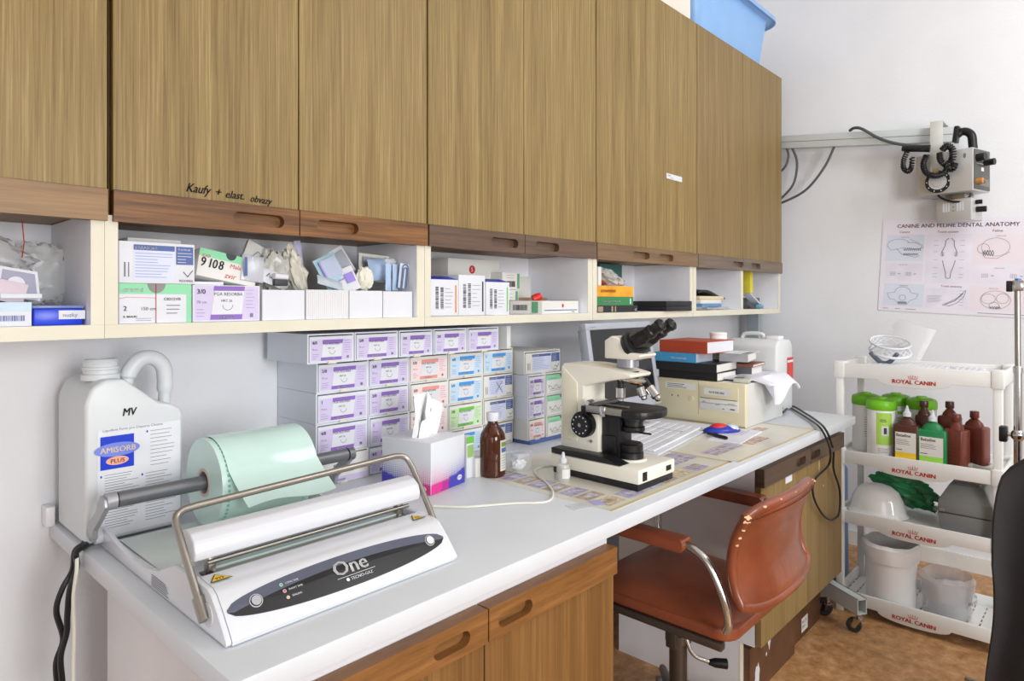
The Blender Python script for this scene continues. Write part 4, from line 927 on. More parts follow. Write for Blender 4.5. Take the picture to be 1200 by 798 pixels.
m = MB(); m.lathe([(0, 0), (.045, 0), (.045, .0008), (0, .0008)], mat('slit film', (225, 225, 228), .3), (w_ / 2, d_ / 2, h_), 24, sx=1.3, sy=.8); m.build('opening_film', t)
tis = mat('soft tissue', (246, 246, 246), .9, bump=.3)
def tf(u, v):
    a = (u - .5) * 2; wv = .036 + .026 * math.sin(v * 2.6); x = a * wv + .012 * math.sin(v * 3) + v * v * .010
    y = .012 * math.sin(a * 4 + v * 4) + .006 * math.sin(a * 9); z = v * (.135 - .036 * max(0, a) - .012 * abs(a))
    return (w_ / 2 + x - .012, d_ / 2 + y, h_ - .004 + z)
def tf2(u, v):
    a = (u - .5) * 2; return (w_ / 2 + .014 + a * (.022 + .030 * v) + .032 * v, d_ / 2 - .012 + .008 * math.sin(a * 5 + v * 3), h_ - .004 + v * (.105 - .030 * a))
def tf3(u, v):
    a = (u - .5) * 2; return (w_ / 2 - .025 + a * (.02 + .004 * v) + .02 * v, d_ / 2 - .02 + .006 * math.sin(a * 6 + v * 2), h_ - .004 + v * (.072 + .02 * a))
MB().grid(tf, 14, 14, tis, .0012).grid(tf2, 12, 12, tis, .0012).grid(tf3, 12, 12, tis, .0012).build('tissue', t)

# ---------------------------------------------------------------- small things between
p = PZ(588, 560, CTZ); t = thing('medicine_bottle', 'brown glass bottle with white cap and paper label beside the tissue box', 'bottle', (p.x, p.y + .04, CTZ))
amb = mat('brown glass', (96, 44, 14), .06, tr=.55, var=.05, ior=1.5)
MB().lathe([(0, .001), (.036, .001), (.0405, .006), (.041, .02), (.041, .120), (.0385, .134), (.030, .149), (.021, .160), (.0165, .167), (.016, .178), (0, .178)], amb, n=40).build('glass_body', t)
MB().lathe([(0, .176), (.0185, .176), (.0195, .179), (.0195, .199), (.018, .203), (0, .203)], bright, n=32).build('cap', t)
m = MB(); lp = mat('aged label', (206, 208, 196), .5, var=.05)
a0, a1 = math.radians(-100), math.radians(-38)
def lab_(r, z0, z1, m_, A0=a0, A1=a1, n=14):
    for i in range(n):
        g0, g1 = A0 + (A1 - A0) * i / n, A0 + (A1 - A0) * (i + 1) / n
        m.add([(r * math.cos(g), r * math.sin(g), z) for g, z in ((g0, z0), (g1, z0), (g1, z1), (g0, z1))], [(0, 1, 2, 3)], m_)
lab_(.0415, .022, .118, lp); lab_(.0418, .098, .112, mat('olive print', (120, 140, 70), .5), a0 + .1, a1 - .1); lab_(.0418, .080, .094, nav, a0 + .1, a1 - .1)
for k in range(6): lab_(.0418, .030 + k * .008, .0315 + k * .008, grey_ink, a0 + .15, a1 - .2 - .1 * (k % 3))
m.build('label', t)
def small(name, lab, u, v, dims, mt, rz_=0, cat='box', deco=None, bev=.001):
    p = PZ(u, v, CTZ); t_ = MB().bx((0, dims[1] / 2, dims[2] / 2 + .0004), dims, mt, bev)
    if deco: t_.face((-dims[0] / 2, 0, 0), (1, 0, 0), (0, 0, 1)); deco(t_, dims[0], dims[2])
    return single(t_, name, lab, cat, loc=(p.x, p.y, CTZ), rz=rz_)
small('medicine_box', 'small white box with a green top band between tissue box and brown bottle', 551, 560, (.032, .03, .130), bright, deco=lambda m, w, h: (m.rect(0, w, h * .84, h, grn_d), m.rect(w * .1, w * .9, h * .5, h * .8, mat('grass picture', (150, 190, 110), .5), .0008)))
small('white_block', 'low plain white box between the green banded box and brown bottle', 562, 559, (.034, .035, .060), off_white)
p = PZ(617, 554, CTZ); t = thing('cotton_container', 'small clear plastic tub with cotton buds right of the brown bottle', 'container', (p.x, p.y + .035, CTZ), .1)
MB().box(-.040, .040, -.028, .028, .0005, .065, clear, .006).build('tub', t)
m = MB(); crumple(m, (0, 0, .024), (.032, .020, .018), tis, .3, 41); m.build('cotton', t)
MB().bx((.004, -.004, .052), (.062, .034, .012), mat('pale print card', (206, 206, 226), .5), .002, R=ry(.1)).build('card', t)
p = PZ(666, 565, CTZ); t = thing('dropper_bottle', 'small clear dropper bottle with pointed white cap before the microscope', 'bottle', (p.x, p.y + .02, CTZ))
MB().lathe([(0, .0014), (.019, .0014), (.021, .004), (.021, .045), (.018, .053), (.009, .057), (.009, .06), (0, .06)], mat('clear plastic bottle', (226, 228, 222), .15, alpha=.5), n=28).build('bottle_body', t)
MB().lathe([(0, .058), (.011, .058), (.011, .070), (.006, .074), (.0045, .086), (.0025, .090), (0, .090)], bright, n=20).build('cap', t)
m = MB(); 
for i in range(8):
    g0 = math.radians(-150 + i * 12); g1 = math.radians(-150 + (i + 1) * 12); m.add([(.0215 * math.cos(g), .0215 * math.sin(g), z) for g, z in ((g0, .012), (g1, .012), (g1, .04), (g0, .04))], [(0, 1, 2, 3)], off_white)
m.build('label', t)
cab = mat('ivory cable', (226, 224, 212), .45)
pts = [PZ(u, v, CTZ + .004) for u, v in ((508, 593), (545, 594), (600, 590), (640, 588), (648, 578), (641, 566), (629, 557), (627, 551), (636, 547), (654, 545))]
single(MB().tube(catmull(pts, 8), .0034, cab, 8), 'power_cable', 'ivory cable looping over the worktop to the microscope', 'cable')

# ---------------------------------------------------------------- microscope
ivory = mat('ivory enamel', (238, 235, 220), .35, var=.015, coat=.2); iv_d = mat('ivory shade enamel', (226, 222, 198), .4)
blk_g = mat('black crinkle enamel', (26, 26, 28), .4, var=.15, scale=40)
xa, xb = 1.650, 1.862; xc_ = (xa + xb) / 2
t = thing('microscope', 'ivory and black laboratory microscope standing on the printed desk pad', 'microscope', (xc_, 1.19, CTZ + .0015))
z0 = CTZ + .0015
m = MB()
foot = [(xa + .004, 1.035), (xb - .004, 1.035), (xb - .012, 1.35), (xa + .012, 1.36)]
m.prism(foot, 'z', z0, z0 + .020, blk_g, .004); m.build('foot', t, W=True)
base = [(xa, 1.03), (xb, 1.03), (xb - .006, 1.365), (xa + .006, 1.365)]
m = MB().prism(base, 'z', z0 + .0205, z0 + .064, ivory, .006)
m.face((xa, 1.0299, z0 + .02), (1, 0, 0), (0, 0, 1)); m.rect(.020, .045, .008, .034, blk_g, .001); m.rect(.155, .185, .014, .030, blk_g, .001)
m.build('base', t, W=True)
m = MB().prism([(1.095, z0 + .0645), (1.36, z0 + .0645), (1.36, z0 + .083), (1.16, z0 + .083)], 'x', xa + .002, xa + .058, blk_g, .003); m.build('base_inlay', t, W=True)
# stand: column + arm in profile (Y,Z)
ca, cb = xa + .045, xb - .045
prof = [(1.355, z0 + .064), (1.355, 1.325), (1.345, 1.345), (1.26, 1.347), (1.16, 1.340), (1.085, 1.325), (1.09, 1.315), (1.17, 1.300), (1.262, 1.278), (1.262, 1.225), (1.205, 1.22), (1.205, z0 + .064)]
m = MB().prism(prof, 'x', ca, cb, ivory, .006, 2); 
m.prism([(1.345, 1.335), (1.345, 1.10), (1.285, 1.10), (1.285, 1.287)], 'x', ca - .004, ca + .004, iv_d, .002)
m.build('stand', t, W=True)
# focus knob
K = PX(684, 497, ca - .012); m = MB()
MB().cyl((ca - .002, K.y, K.z), (ca - .022, K.y, K.z), .041, blk_g, 36).cyl((ca - .022, K.y, K.z), (ca - .034, K.y, K.z), .034, black, 36).build('focus_knob', t, W=True)
m = MB()
for k in range(12):
    g = 2 * PI * k / 12; m.cyl((ca - .0338, K.y + .027 * math.cos(g), K.z + .027 * math.sin(g)), (ca - .0345, K.y + .027 * math.cos(g), K.z + .027 * math.sin(g)), .0022, bright, 8)
m.cyl((ca - .034, K.y, K.z), (ca - .036, K.y, K.z), .006, steel, 16); m.build('knob_scale', t, W=True)
Q = PX(691, 473, ca - .012); MB().cyl((ca, Q.y, Q.z), (ca - .014, Q.y, Q.z), .013, steel, 20).cyl((ca - .014, Q.y, Q.z), (ca - .022, Q.y, Q.z), .009, chrome, 20).build('clamp_knob', t, W=True)
Q = PX(693, 517, ca); MB().cyl((ca, Q.y, Q.z), (ca - .003, Q.y, Q.z), .005, steel, 14).build('screw', t, W=True)
# rack block, stage, condenser, lamp
MB().box(xc_ - .042, xc_ + .03, 1.14, 1.2045, z0 + .070, 1.20, blk_g, .003).box(xc_ - .050, xc_ - .042, 1.15, 1.19, 1.08, 1.13, blk_g, .002).build('focus_block', t, W=True)
sg_ = [(xc_ - .085, 1.255), (xc_ + .085, 1.255)] + [(xc_ + .085 * math.cos(g), 1.07 + .055 * math.sin(g)) for g in [-PI * k / 12 for k in range(13)]]
MB().prism(sg_, 'z', 1.197, 1.219, black, .003).build('stage', t, W=True)
MB().box(xc_ - .0925, xc_ - .0855, 1.10, 1.23, 1.203, 1.224, steel, .002).box(xc_ - .098, xc_ - .086, 1.155, 1.175, 1.196, 1.226, chrome, .002).box(xc_ - .085, xc_ + .06, 1.20, 1.225, 1.2195, 1.230, mat('grey stage clip', (96, 98, 100), .4, .6), .002).box(xc_ - .04, xc_ - .028, 1.11, 1.205, 1.2195, 1.225, steel, .001).build('specimen_holder', t, W=True)
Yl = 1.115
MB().lathe([(0, 0), (.031, 0), (.035, .004), (.035, .016), (.030, .019), (.030, .034), (.036, .036), (.036, .052), (0, .052)], black, (xc_, Yl, 1.144), 32).cyl((xc_ - .03, Yl - .03, 1.15), (xc_ - .02, Yl - .075, 1.148), .003, black, 8).build('condenser', t, W=True)
MB().lathe([(0, 0), (.047, 0), (.050, .003), (.047, .006), (0, .006)], ivory, (xc_ - .0, Yl + .01, z0 + .064), 36).lathe([(0, .006), (.040, .006), (.040, .024), (.036, .026), (.038, .030), (.038, .048), (.033, .052), (0, .052)], black, (xc_, Yl + .01, z0 + .064), 36).build('field_lamp', t, W=True)
# nosepiece and objectives
NP = Vector((xc_ - .005, 1.120, 1.309)); Rn = Matrix.Translation(NP) @ Matrix.Rotation(math.radians(12), 4, 'X')
MB(Rn).lathe([(0, -.009), (.042, -.009), (.048, -.003), (.048, .002), (.044, .004), (0, .006)], chrome, M=Matrix.Identity(4), n=36).build('nosepiece', t, W=True)
MB().lathe([(0, 0), (.026, 0), (.026, .02), (0, .02)], black, (xc_, 1.125, 1.31), 28).build('nosepiece_mount', t, W=True)
def objective(pos, tilt, axis, L_, mb_):
    M_ = Matrix.Translation(pos) @ Matrix.Rotation(tilt, 4, axis)
    mb_.lathe([(0, 0), (.011, 0), (.011, -L_ * .35), (.013, -L_ * .36)], black, M=M_, n=20)
    return mb_.lathe([(0, -L_ * .36), (.0145, -L_ * .36), (.0145, -L_ * .8), (.010, -L_ * .84), (.010, -L_ * .95), (.006, -L_), (0, -L_)], chrome, M=M_, n=20)
for (dx, dy, tl, ax, L_) in ((-.018, .030, 0, 'X', .068), (.010, -.018, -.35, 'X', .062), (.022, -.030, -.75, 'X', .078)):
    m = MB(); objective((xc_ + dx, 1.120 + dy, 1.302), tl, ax, L_, m); m.build('objective', t, W=True)
# head
m = MB().lathe([(0, 0), (.034, 0), (.034, .026), (0, .026)], mat('grey ring', (150, 152, 160), .3, .5), (xc_, 1.135, 1.343), 32); m.build('head_ring', t, W=True)
hp_ = [(1.19, 1.3695), (1.082, 1.3695), (1.062, 1.380), (1.062, 1.387), (1.110, 1.394), (1.138, 1.432), (1.165, 1.440), (1.19, 1.425)]
MB().prism(hp_, 'x', xc_ - .048, xc_ + .048, ivory, .004).build('head', t, W=True)
ax_ = Vector((0, -.85, .53)).normalized(); c0 = Vector((xc_, 1.112, 1.409))
pb_ = MB(); Rb = Matrix.Translation(c0) @ ax_.to_track_quat('Z', 'Y').to_matrix().to_4x4()
MB(Rb).lathe([(0, -.012), (.044, -.012), (.048, -.006), (.048, .008), (.042, .012), (.040, .022), (0, .022)], black, M=Matrix.Identity(4), n=36, sx=1.15).build('head_disc', t, W=True)
MB(Rb).box(-.044, .044, -.022, .022, .018, .05, black, .008).build('prism_housing', t, W=True)
for s_ in (-1, 1):
    MB(Rb @ Matrix.Translation((s_ * .031, 0, .040))).lathe([(0, 0), (.022, 0), (.022, .018), (.019, .022), (.019, .040), (.021, .042), (.021, .056), (.0165, .060), (.0165, .078), (.0195, .082), (.0195, .094), (.013, .099), (.009, .095), (0, .094)], black, M=Matrix.Identity(4), n=28).build('eyepiece', t, W=True)

# ---------------------------------------------------------------- monitor
mx0, mx1, YM = X_(688, 1.545), X_(764, 1.545), 1.50
t = thing('monitor', 'grey framed flat screen switched off, behind the microscope', 'monitor', ((mx0 + mx1) / 2, YM + .08, CTZ))
T = Matrix.Translation((mx0, YM + .055, 1.458)) @ Matrix.Rotation(math.radians(-9), 4, 'X')
W_, H_ = mx1 - mx0, .365; fr_ = mat('silver grey plastic', (172, 176, 186), .4, .2)
m = MB(T); k = .026
m.box(0, W_, 0, .03, -k, 0, fr_, .002).box(0, W_, 0, .03, -H_, -H_ + .05, fr_, .002).box(0, k, 0, .03, -H_ + .05, -k, fr_, .001).box(W_ - k, W_, 0, .03, -H_ + .05, -k, fr_, .001).box(.01, W_ - .01, .03, .05, -H_ + .02, -.02, fr_, .006)
m.face((0, -.0003, -k), (1, 0, 0), (0, 0, 1)); m.txt('ProView', .03, .008, .010, grey_ink)
m.build('frame', t, W=True)
m = MB(T); m.box(k, W_ - k, .004, .03, -H_ + .05, -k, mat('dark screen glass', (24, 25, 28), .12), 0); m.build('screen', t, W=True)
MB().lathe([(0, 0), (.105, 0), (.11, .006), (.105, .014), (.03, .02), (0, .02)], fr_, ((mx0 + mx1) / 2, YM + .13, CTZ + .0005), 36, sy=.8).box((mx0 + mx1) / 2 - .03, (mx0 + mx1) / 2 + .03, YM + .12, YM + .15, CTZ + .018, CTZ + .25, fr_, .004).build('stand', t, W=True)

# ---------------------------------------------------------------- keyboard
def keyboard(lab, C_, ex, L_, D_, z, mk, mbd, cat='keyboard', name='keyboard'):
    t = thing(name, lab, cat, (C_[0], C_[1], z), math.atan2(ex[1], ex[0]))
    m = MB().prism([(0, .0005), (D_, .0005), (D_, .022), (D_ * .5, .016), (0, .010)], 'x', 0, L_, mbd, .003); m.build('case', t)
    m = MB(); rr = random.Random(2); n = 21; kw = (L_ - .02) / n
    for r in range(6):
        y = .018 + r * (D_ - .035) / 5.6 + (.008 if r == 5 else 0); zz = .012 + .009 * y / D_; i = 0
        while i < n:
            wdt = 1
            if r == 0 and i == 3: wdt = 6
            if (i in (15, 16) and 1 <= r <= 4) : i += 1 if r > 2 else 1; 
            if i >= n: break
            a = .01 + i * kw
            m.box(a + .0008, a + kw * wdt - .0012, y, y + (D_ - .035) / 5.6 - .003, zz, zz + .008, mk, .0012, 1); i += wdt
    m.build('keys', t); return t
Ck = PZ(771, 536, CTZ); Ek = PZ(828, 506, CTZ); dk = Vector((Ek.x - Ck.x, Ek.y - Ck.y)); 
keyboard('pale grey computer keyboard on the worktop between microscope and computer case', (Ck.x, Ck.y), dk.normalized(), dk.length - .01, .225, CTZ + .0016, mat('light grey keys', (226, 227, 232), .4), mat('keyboard case grey', (206, 208, 214), .4))
# ---------------------------------------------------------------- desktop computer
bx0, by0, by1, bh = 2.784, 1.207, 1.64, .192
t = thing('desktop_computer', 'beige horizontal computer case with books and papers piled on it', 'computer', ((bx0 + 3.22) / 2, 1.42, CTZ))
MB().box(bx0 + .03, 3.222, by0, by1, CTZ + .002, CTZ + bh, mat('painted steel case', (206, 206, 202), .45, var=.01), .002).build('case', t, W=True)
bg = mat('beige plastic', (222, 213, 180), .45, var=.015); zc = CTZ
m = MB().box(bx0, bx0 + .0295, by0 - .004, by1 + .004, zc + .002, zc + bh + .002, bg, .005)
m.face((bx0, by1 + .004, zc), (0, -1, 0), (0, 0, 1)); Wf = by1 - by0 + .008
m.rect(Wf * .0, Wf, .0, .010, mat('shadow seam beige', (170, 160, 130), .6), .0004); m.rect(Wf * .50, Wf * .505, .04, bh, mat('shadow seam beige', (170, 160, 130), .6), .0006)
m.rect(Wf * .12, Wf * .47, .148, .176, off_white, .0008); textlines(m, Wf * .14, Wf * .45, .151, .173, 3, ink, .0025, 4)
for a in (.2, .27): m.poly([(Wf * a + .003 * math.cos(2 * PI * k / 8), .115 + .004 * math.sin(2 * PI * k / 8)) for k in range(8)], ink, .0008)
m.build('front_bezel', t, W=True)
def dr_(name, a, b, c, d, mt, extra):
    m = MB().box(bx0 - .003, bx0 + .001, by1 + .004 - Wf * b, by1 + .004 - Wf * a, zc + c, zc + d, mt, .001); m.face((bx0 - .003, by1 + .004 - Wf * a, zc + c), (0, -1, 0), (0, 0, 1)); extra(m, Wf * (b - a), d - c); m.build(name, t, W=True)
dr_('floppy_drive', .52, .93, .118, .176, bg, lambda m, w, h: (m.rect(w * .12, w * .8, h * .3, h * .8, off_white), m.txt('N H DE-562', w * .25, h * .42, .014, ink, bold=.0006), m.rect(w * .02, w * .98, 0, .002, dark_mat)))
dr_('disc_drive', .52, .93, .066, .115, off_white, lambda m, w, h: (m.rect(w * .03, w * .97, h * .62, h * .66, grey_ink), m.txt('52x', w * .08, h * .7, .009, ink), m.txt('ASUS', w * .42, h * .5, .009, ink), m.txt('CD-ROM', w * .75, h * .7, .007, ink), m.rect(w * .6, w * .65, h * .2, h * .26, ink), m.rect(w * .8, w * .92, h * .2, h * .32, alu)))
MB().cyl((bx0, by1 - Wf * .42, zc + .107), (bx0 - .005, by1 - Wf * .42, zc + .107), .010, bg, 20).build('power_button', t, W=True)
zt = CTZ + bh + .0005
# books on the case: spines look along -X, cut edges towards -Y
dk_c = mat('black binder cover', (36, 34, 36), .45)
def pile(name, lab, ya, yb_, xa_, xb_, z0, z1, cov, spine=None, cat='book', rz_=0, pages=off_white):
    # spine on the -X side, page edges visible at the -Y side
    cx, cy = (xa_ + xb_) / 2, (ya + yb_) / 2; t = thing(name, lab, cat, (cx, cy, z0), rz_, 'books and folders piled on the computer case'); w, dd, h = (xb_ - xa_) / 2, (yb_ - ya) / 2, z1 - z0; k = .0025
    m = MB().box(-w, w, -dd, dd, 0, k, cov).box(-w, w, -dd, dd, h - k, h, cov).box(-w, -w + k, -dd, dd, k, h - k, cov)
    if spine: m.face((-w, dd, 0), (0, -1, 0), (0, 0, 1)); spine(m, 2 * dd, h)
    m.build('cover', t); MB().box(-w + k, w - .004, -dd + .003, dd - .003, k, h - k, pages).build('pages', t); return t
pile('book', 'lower black book in the pile on the computer case', 1.335, 1.63, 2.79, 2.99, zt + .002, zt + .040, dk_c)
pile('book', 'upper black book in the pile on the computer case', 1.34, 1.645, 2.77, 3.02, zt + .0405, zt + .080, dk_c, rz_=.06)
pile('folder', 'sky blue ring folder in the pile on the computer case', 1.43, 1.645, 2.775, 2.95, zt + .0805, zt + .122, mat('sky blue cover', (74, 156, 206), .4), lambda m, w, h: m.txt('Dermatologie', w * .42, h * .35, .014, bright), cat='folder', rz_=.0, pages=mat('grey sheets', (190, 190, 198), .5))
pile('book', 'grey covered book right of the sky blue folder in the pile', 1.29, 1.42, 2.955, 3.16, zt + .0805, zt + .118, mat('light grey cover', (170, 170, 174), .5), rz_=.2)
pile('book', 'thick slate book under the thin brown one in the pile', 1.29, 1.43, 3.03, 3.2, zt + .002, zt + .052, mat('slate cover', (96, 98, 104), .5), rz_=.1)
pile('book', 'thin brown book between the slate and grey books in the pile', 1.28, 1.42, 3.02, 3.21, zt + .0525, zt + .066, mat('brown cover', (140, 84, 66), .5), rz_=.1)
pile('folder', 'rust red lever arch folder on top of the pile, bent open', 1.38, 1.63, 2.80, 3.06, zt + .1225, zt + .178, mat('rust red cover', (180, 72, 46), .45), cat='folder', rz_=-.04, pages=bright)
for i, (dz, xx, c, lab) in enumerate(((.119, 2.95, bright, 'white paper sheets slipped between the folders'),)):
    m = MB().grid(lambda u, v: (xx + u * .22, 1.30 + v * .12, zt + dz + .001 + .004 * math.sin(u * 4)), 6, 4, c, .002); single(m, 'paper_sheets', lab, 'papers')
# gadget and paper stack on the right half
m = MB().bx((2.90, 1.262, zt + .010), (.15, .07, .018), mat('pale grey green plastic', (190, 194, 182), .4), .004, rz=.3); m.face((2.85, 1.24, zt + .0192), (math.cos(.3), math.sin(.3), 0), (-math.sin(.3), math.cos(.3), 0)); m.rect(0, .05, .0, .04, mat('grey display', (120, 124, 122), .3)); single(m, 'calculator', 'pale grey desk calculator lying on the computer case before the black books', 'calculator')
def ps(u, v):
    x = 2.86 + u * .365; y = 1.335 - v * .20; over = max(0, by0 - y); return (x + v * .04, max(y, by0 - .045 - .2 * over) if over > .05 else y, zt + .0045 + .008 * math.sin(u * 3) * v + .004 - over * (1.1 if u > .15 else .3) * (1 + .5 * math.sin(u * 6)))
m = MB().grid(ps, 20, 16, mat('lavender white paper', (228, 228, 240), .5), .009); single(m, 'paper_stack', 'stack of white sheets drooping over the computer case edge', 'papers')
# foam cups, canister
p = (3.085, 1.47)
m = MB().shell([(.034, zt + .001), (.056, zt + .001), (.056, zt + .010), (.052, zt + .012), (.040, zt + .196), (.042, zt + .198), (.042, zt + .206), (.038, zt + .209), (0, zt + .207)], mat('foam white', (244, 244, 242), .7), (p[0], p[1], 0), 32)
single(m, 'foam_cup', 'white foam cup standing upside down behind the folders on the computer case', 'cup')
can = mat('cloudy canister plastic', (222, 225, 226), .3, alpha=.92, var=.01, sss=.1)
t = thing('canister', 'cloudy white canister with red label behind the right end of the computer case', 'canister', (3.36, 1.37, CTZ))
cx0, cx1 = 3.245, 3.462
m = MB().prism([(cx0, CTZ + .001), (cx1, CTZ + .001), (cx1, 1.315), (cx1 - .03, 1.352), (cx0 + .045, 1.356), (cx0 + .008, 1.325)], 'y', 1.245, 1.50, can, .014, 3)
m.face((cx1 + .0, 1.245, CTZ), (0, 1, 0), (0, 0, 1)); m.face((cx0, 1.2445, CTZ), (1, 0, 0), (0, 0, 1)); m.rect(.135, .215, .15, .27, mat('red label', (206, 66, 60), .5), .001); m.rect(.135, .215, .245, .256, bright, .0014); textlines(m, .14, .21, .16, .235, 5, mat('pale red ink', (236, 170, 160), .5), .002)
m.build('body', t, W=True)
MB().box(cx0 + .055, cx0 + .125, 1.255, 1.32, 1.3525, 1.372, white_pl, .006).build('cap', t, W=True)
MB().tube(catmull([(cx0 + .09, 1.345, 1.35), (cx0 + .09, 1.355, 1.378), (cx0 + .09, 1.44, 1.378), (cx0 + .09, 1.46, 1.35)], 5), .010, can, 10).build('handle', t, W=True)
# mouse, pen, notes
p = PZ(841, 508, CTZ); t = thing('computer_mouse', 'blue and red computer mouse with silver print beside the keyboard', 'mouse', (p.x + .028, p.y - .004, CTZ + .0055), math.radians(-36))
bl = mat('deep blue plastic', (30, 50, 160), .25)
MB().lathe([(0, 0), (.98, 0), (1, .12), (.9, .35), (.62, .62), (.3, .76), (0, .8)], bl, M=Matrix.Diagonal((.085, .042, .036, 1)), n=32).build('shell', t)
MB().lathe([(0, 0), (1, 0), (.85, .5), (.5, .85), (0, 1)], mat('red gloss plastic', (206, 40, 44), .25), M=Matrix.Translation((-.012, 0, .012)) @ Matrix.Diagonal((.045, .030, .024, 1)), n=28).build('top_cover', t)
MB().lathe([(0, 0), (1, 0), (.85, .5), (.5, .85), (0, 1)], mat('silver gloss', (205, 210, 225), .2, .3), M=Matrix.Translation((.042, 0, .010)) @ Matrix.Diagonal((.036, .030, .022, 1)), n=28).build('palm_rest', t)
MB().tube(catmull([(-.08, 0, .008), (-.12, .01, .003), (-.17, .0, .003)], 5), .002, black, 6).build('cable', t)
p = PZ(862, 511, CTZ); 
m = MB().bx((p.x, p.y, CTZ + .0032), (.30, .13, .0035), mat('lavender white paper', (228, 228, 240), .5), 0, rz=.12); m.face((p.x - .12, p.y - .05, CTZ + .005), (1, .12, 0), (-.12, 1, 0)); textlines(m, .12, .27, .01, .1, 7, grey_ink, .0016); single(m, 'note_pad', 'white note sheets under the mouse and black pen', 'papers')
p = PZ(839, 514, CTZ); q = PZ(852, 517, CTZ); a = PZ(829, 511, CTZ); m = MB(); a.z = q.z = CTZ + .0125
m.tube([a, a + (q - a) * .05, q - (q - a) * .05, q], [.005, .007, .007, .005], black, 12); single(m, 'marker_pen', 'short black marker pen lying below the mouse', 'pen')
m = MB(); m.add([Vector((*PZ(u, v, 0).xy, 0)) for u, v in ()], [], bright)
m = MB().bx((2.70, 1.50, CTZ + .0028), (.10, .30, .003), mat('lavender white paper', (228, 228, 240), .5), 0, rz=.12); single(m, 'paper_sheet', 'white paper strip between keyboard and computer case', 'papers')
# black cable looping down over the right cabinet
zc_ = CTZ + .009
pts = [Vector((3.232, 1.222, CTZ + .03)), PZ(922, 476, zc_), PZ(938, 485, zc_), PZ(952, 494, zc_), PZ(960, 500, zc_ + .004), PY(967, 511, .932), PY(973, 528, .950), PY(971, 545, .975), PY(955, 562, .985), PY(953, 580, .985), PY(962, 600, .985), PY(973, 609, .985), PY(983, 602, .985), PY(984, 575, .985), PY(977, 550, .985), PY(977, 530, .958)]
single(MB().tube(catmull(pts, 8), .0048, black, 8), 'black_cable', 'black cable hanging in a loop over the brown cabinet doors', 'cable')
pts = [Vector((3.235, 1.212, CTZ + .016)), PZ(928, 476, zc_), PZ(945, 485, zc_), PZ(957, 493, zc_), PZ(965, 500, zc_ + .004), PY(971, 510, .930), PY(976, 524, .938)]
single(MB().tube(catmull(pts, 8), .0048, black, 8), 'black_cable', 'second black cable running over the worktop edge beside the looped one', 'cable')
# cables at the left end
for i, dx in enumerate((0, .006)):
    pts = [(.455, 1.78 - i * .015, CTZ + .006), (.435, 1.73 - i * .015, CTZ + .007), (.412, 1.70 - i * .01, CTZ + .004)]
    uv = ((85, 668), (73, 690), (66, 716), (74, 748), (66, 775), (67, 800), (70, 830)) if i == 0 else ((90, 664), (82, 690), (79, 720), (78, 742), (71, 770), (73, 800), (74, 830))
    pts = [Vector(p) for p in pts] + [PY(u, v, 1.72 - .02 * i) for u, v in uv]
    pts[-1].z = max(pts[-1].z, .01); single(MB().tube(catmull(pts, 6), .0062, black, 8), 'black_cable', ['outer thick black cable hanging down at the left worktop end', 'inner thick black cable hanging down at the left worktop end'][i], 'cable')
pts = [Vector((.447, 1.74, CTZ + .004)), Vector((.418, 1.70, CTZ + .002))] + [PY(u, v, 1.68) for u, v in ((90, 668), (86, 700), (87, 740), (86, 780), (86, 830))]
single(MB().tube(catmull(pts, 6), .004, cab, 8), 'white_cable', 'thin ivory cable hanging beside the black ones at the left', 'cable')
m = MB().box(.412, .432, 1.955, 1.998, CTZ - .004, CTZ + .045, white_pl, .003); single(m, 'cable_duct', 'small ivory wall duct piece at the left end of the worktop', 'duct')
m = MB().box(.93, 1.03, 1.955, 1.998, CTZ + .06, CTZ + .15, white_pl, .004); single(m, 'wall_socket', 'white socket box on the wall behind the green film roll', 'socket')
# ---------------------------------------------------------------- chair
lea = mat('brown leatherette', (132, 68, 42), .30, var=.10, scale=7, bump=.15, bscale=50, coat=.25); worn = mat('worn bare patches', (214, 176, 136), .7, var=.1, scale=40)
dkm = mat('dark bronze metal', (92, 82, 74), .35, .7)
t = thing('office_chair', 'worn brown leatherette swivel armchair with chrome arms pushed under the worktop', 'chair', (2.12, 1.17, 0))
sx0, sx1, sy0, sy1, sz = 1.86, 2.38, .845, 1.40, .565
def seatf(u, v):
    x = sx0 + (sx1 - sx0) * u; y = sy0 + (sy1 - sy0) * v; e = (2 * u - 1) ** 6; f = (2 * v - 1) ** 6
    return (x, y, sz + .030 * (1 - e) * (1 - f) - .02 * (1 - (2 * u - 1) ** 2) * (1 - (2 * v - 1) ** 2) + (.012 if v < .1 else 0))
m = MB().prism([(p[0], p[1]) for p in rrect(sx0, sx1, sy0, sy1, .06)], 'z', sz - .035, sz + .004, lea, .012, 3)
def sf2(u, v):
    a = u * 2 * PI; r_ = v; cx, cy = (sx0 + sx1) / 2, (sy0 + sy1) / 2; q = 4.5
    c_, s_ = math.cos(a), math.sin(a); k = (abs(c_) ** q + abs(s_) ** q) ** (-1 / q)
    return (cx + c_ * k * r_ * (sx1 - sx0) / 2 * .99, cy + s_ * k * r_ * (sy1 - sy0) / 2 * .99, sz + .004 + .020 * (1 - r_ ** 5))
m.grid(sf2, 48, 10, lea); m.build('seat', t, W=True)
MB().box(sx0 - .006, sx0 + .024, sy0 + .03, sy1, sz - .060, sz - .036, dkm, .004).build('seat_rail', t, W=True)
MB().box(sx1 - .024, sx1 + .006, sy0 + .03, sy1, sz - .060, sz - .036, dkm, .004).build('seat_rail', t, W=True)
MB().box(2.0, 2.24, 1.0, 1.30, sz - .075, sz - .0355, dkm, .006).build('seat_mechanism', t, W=True)
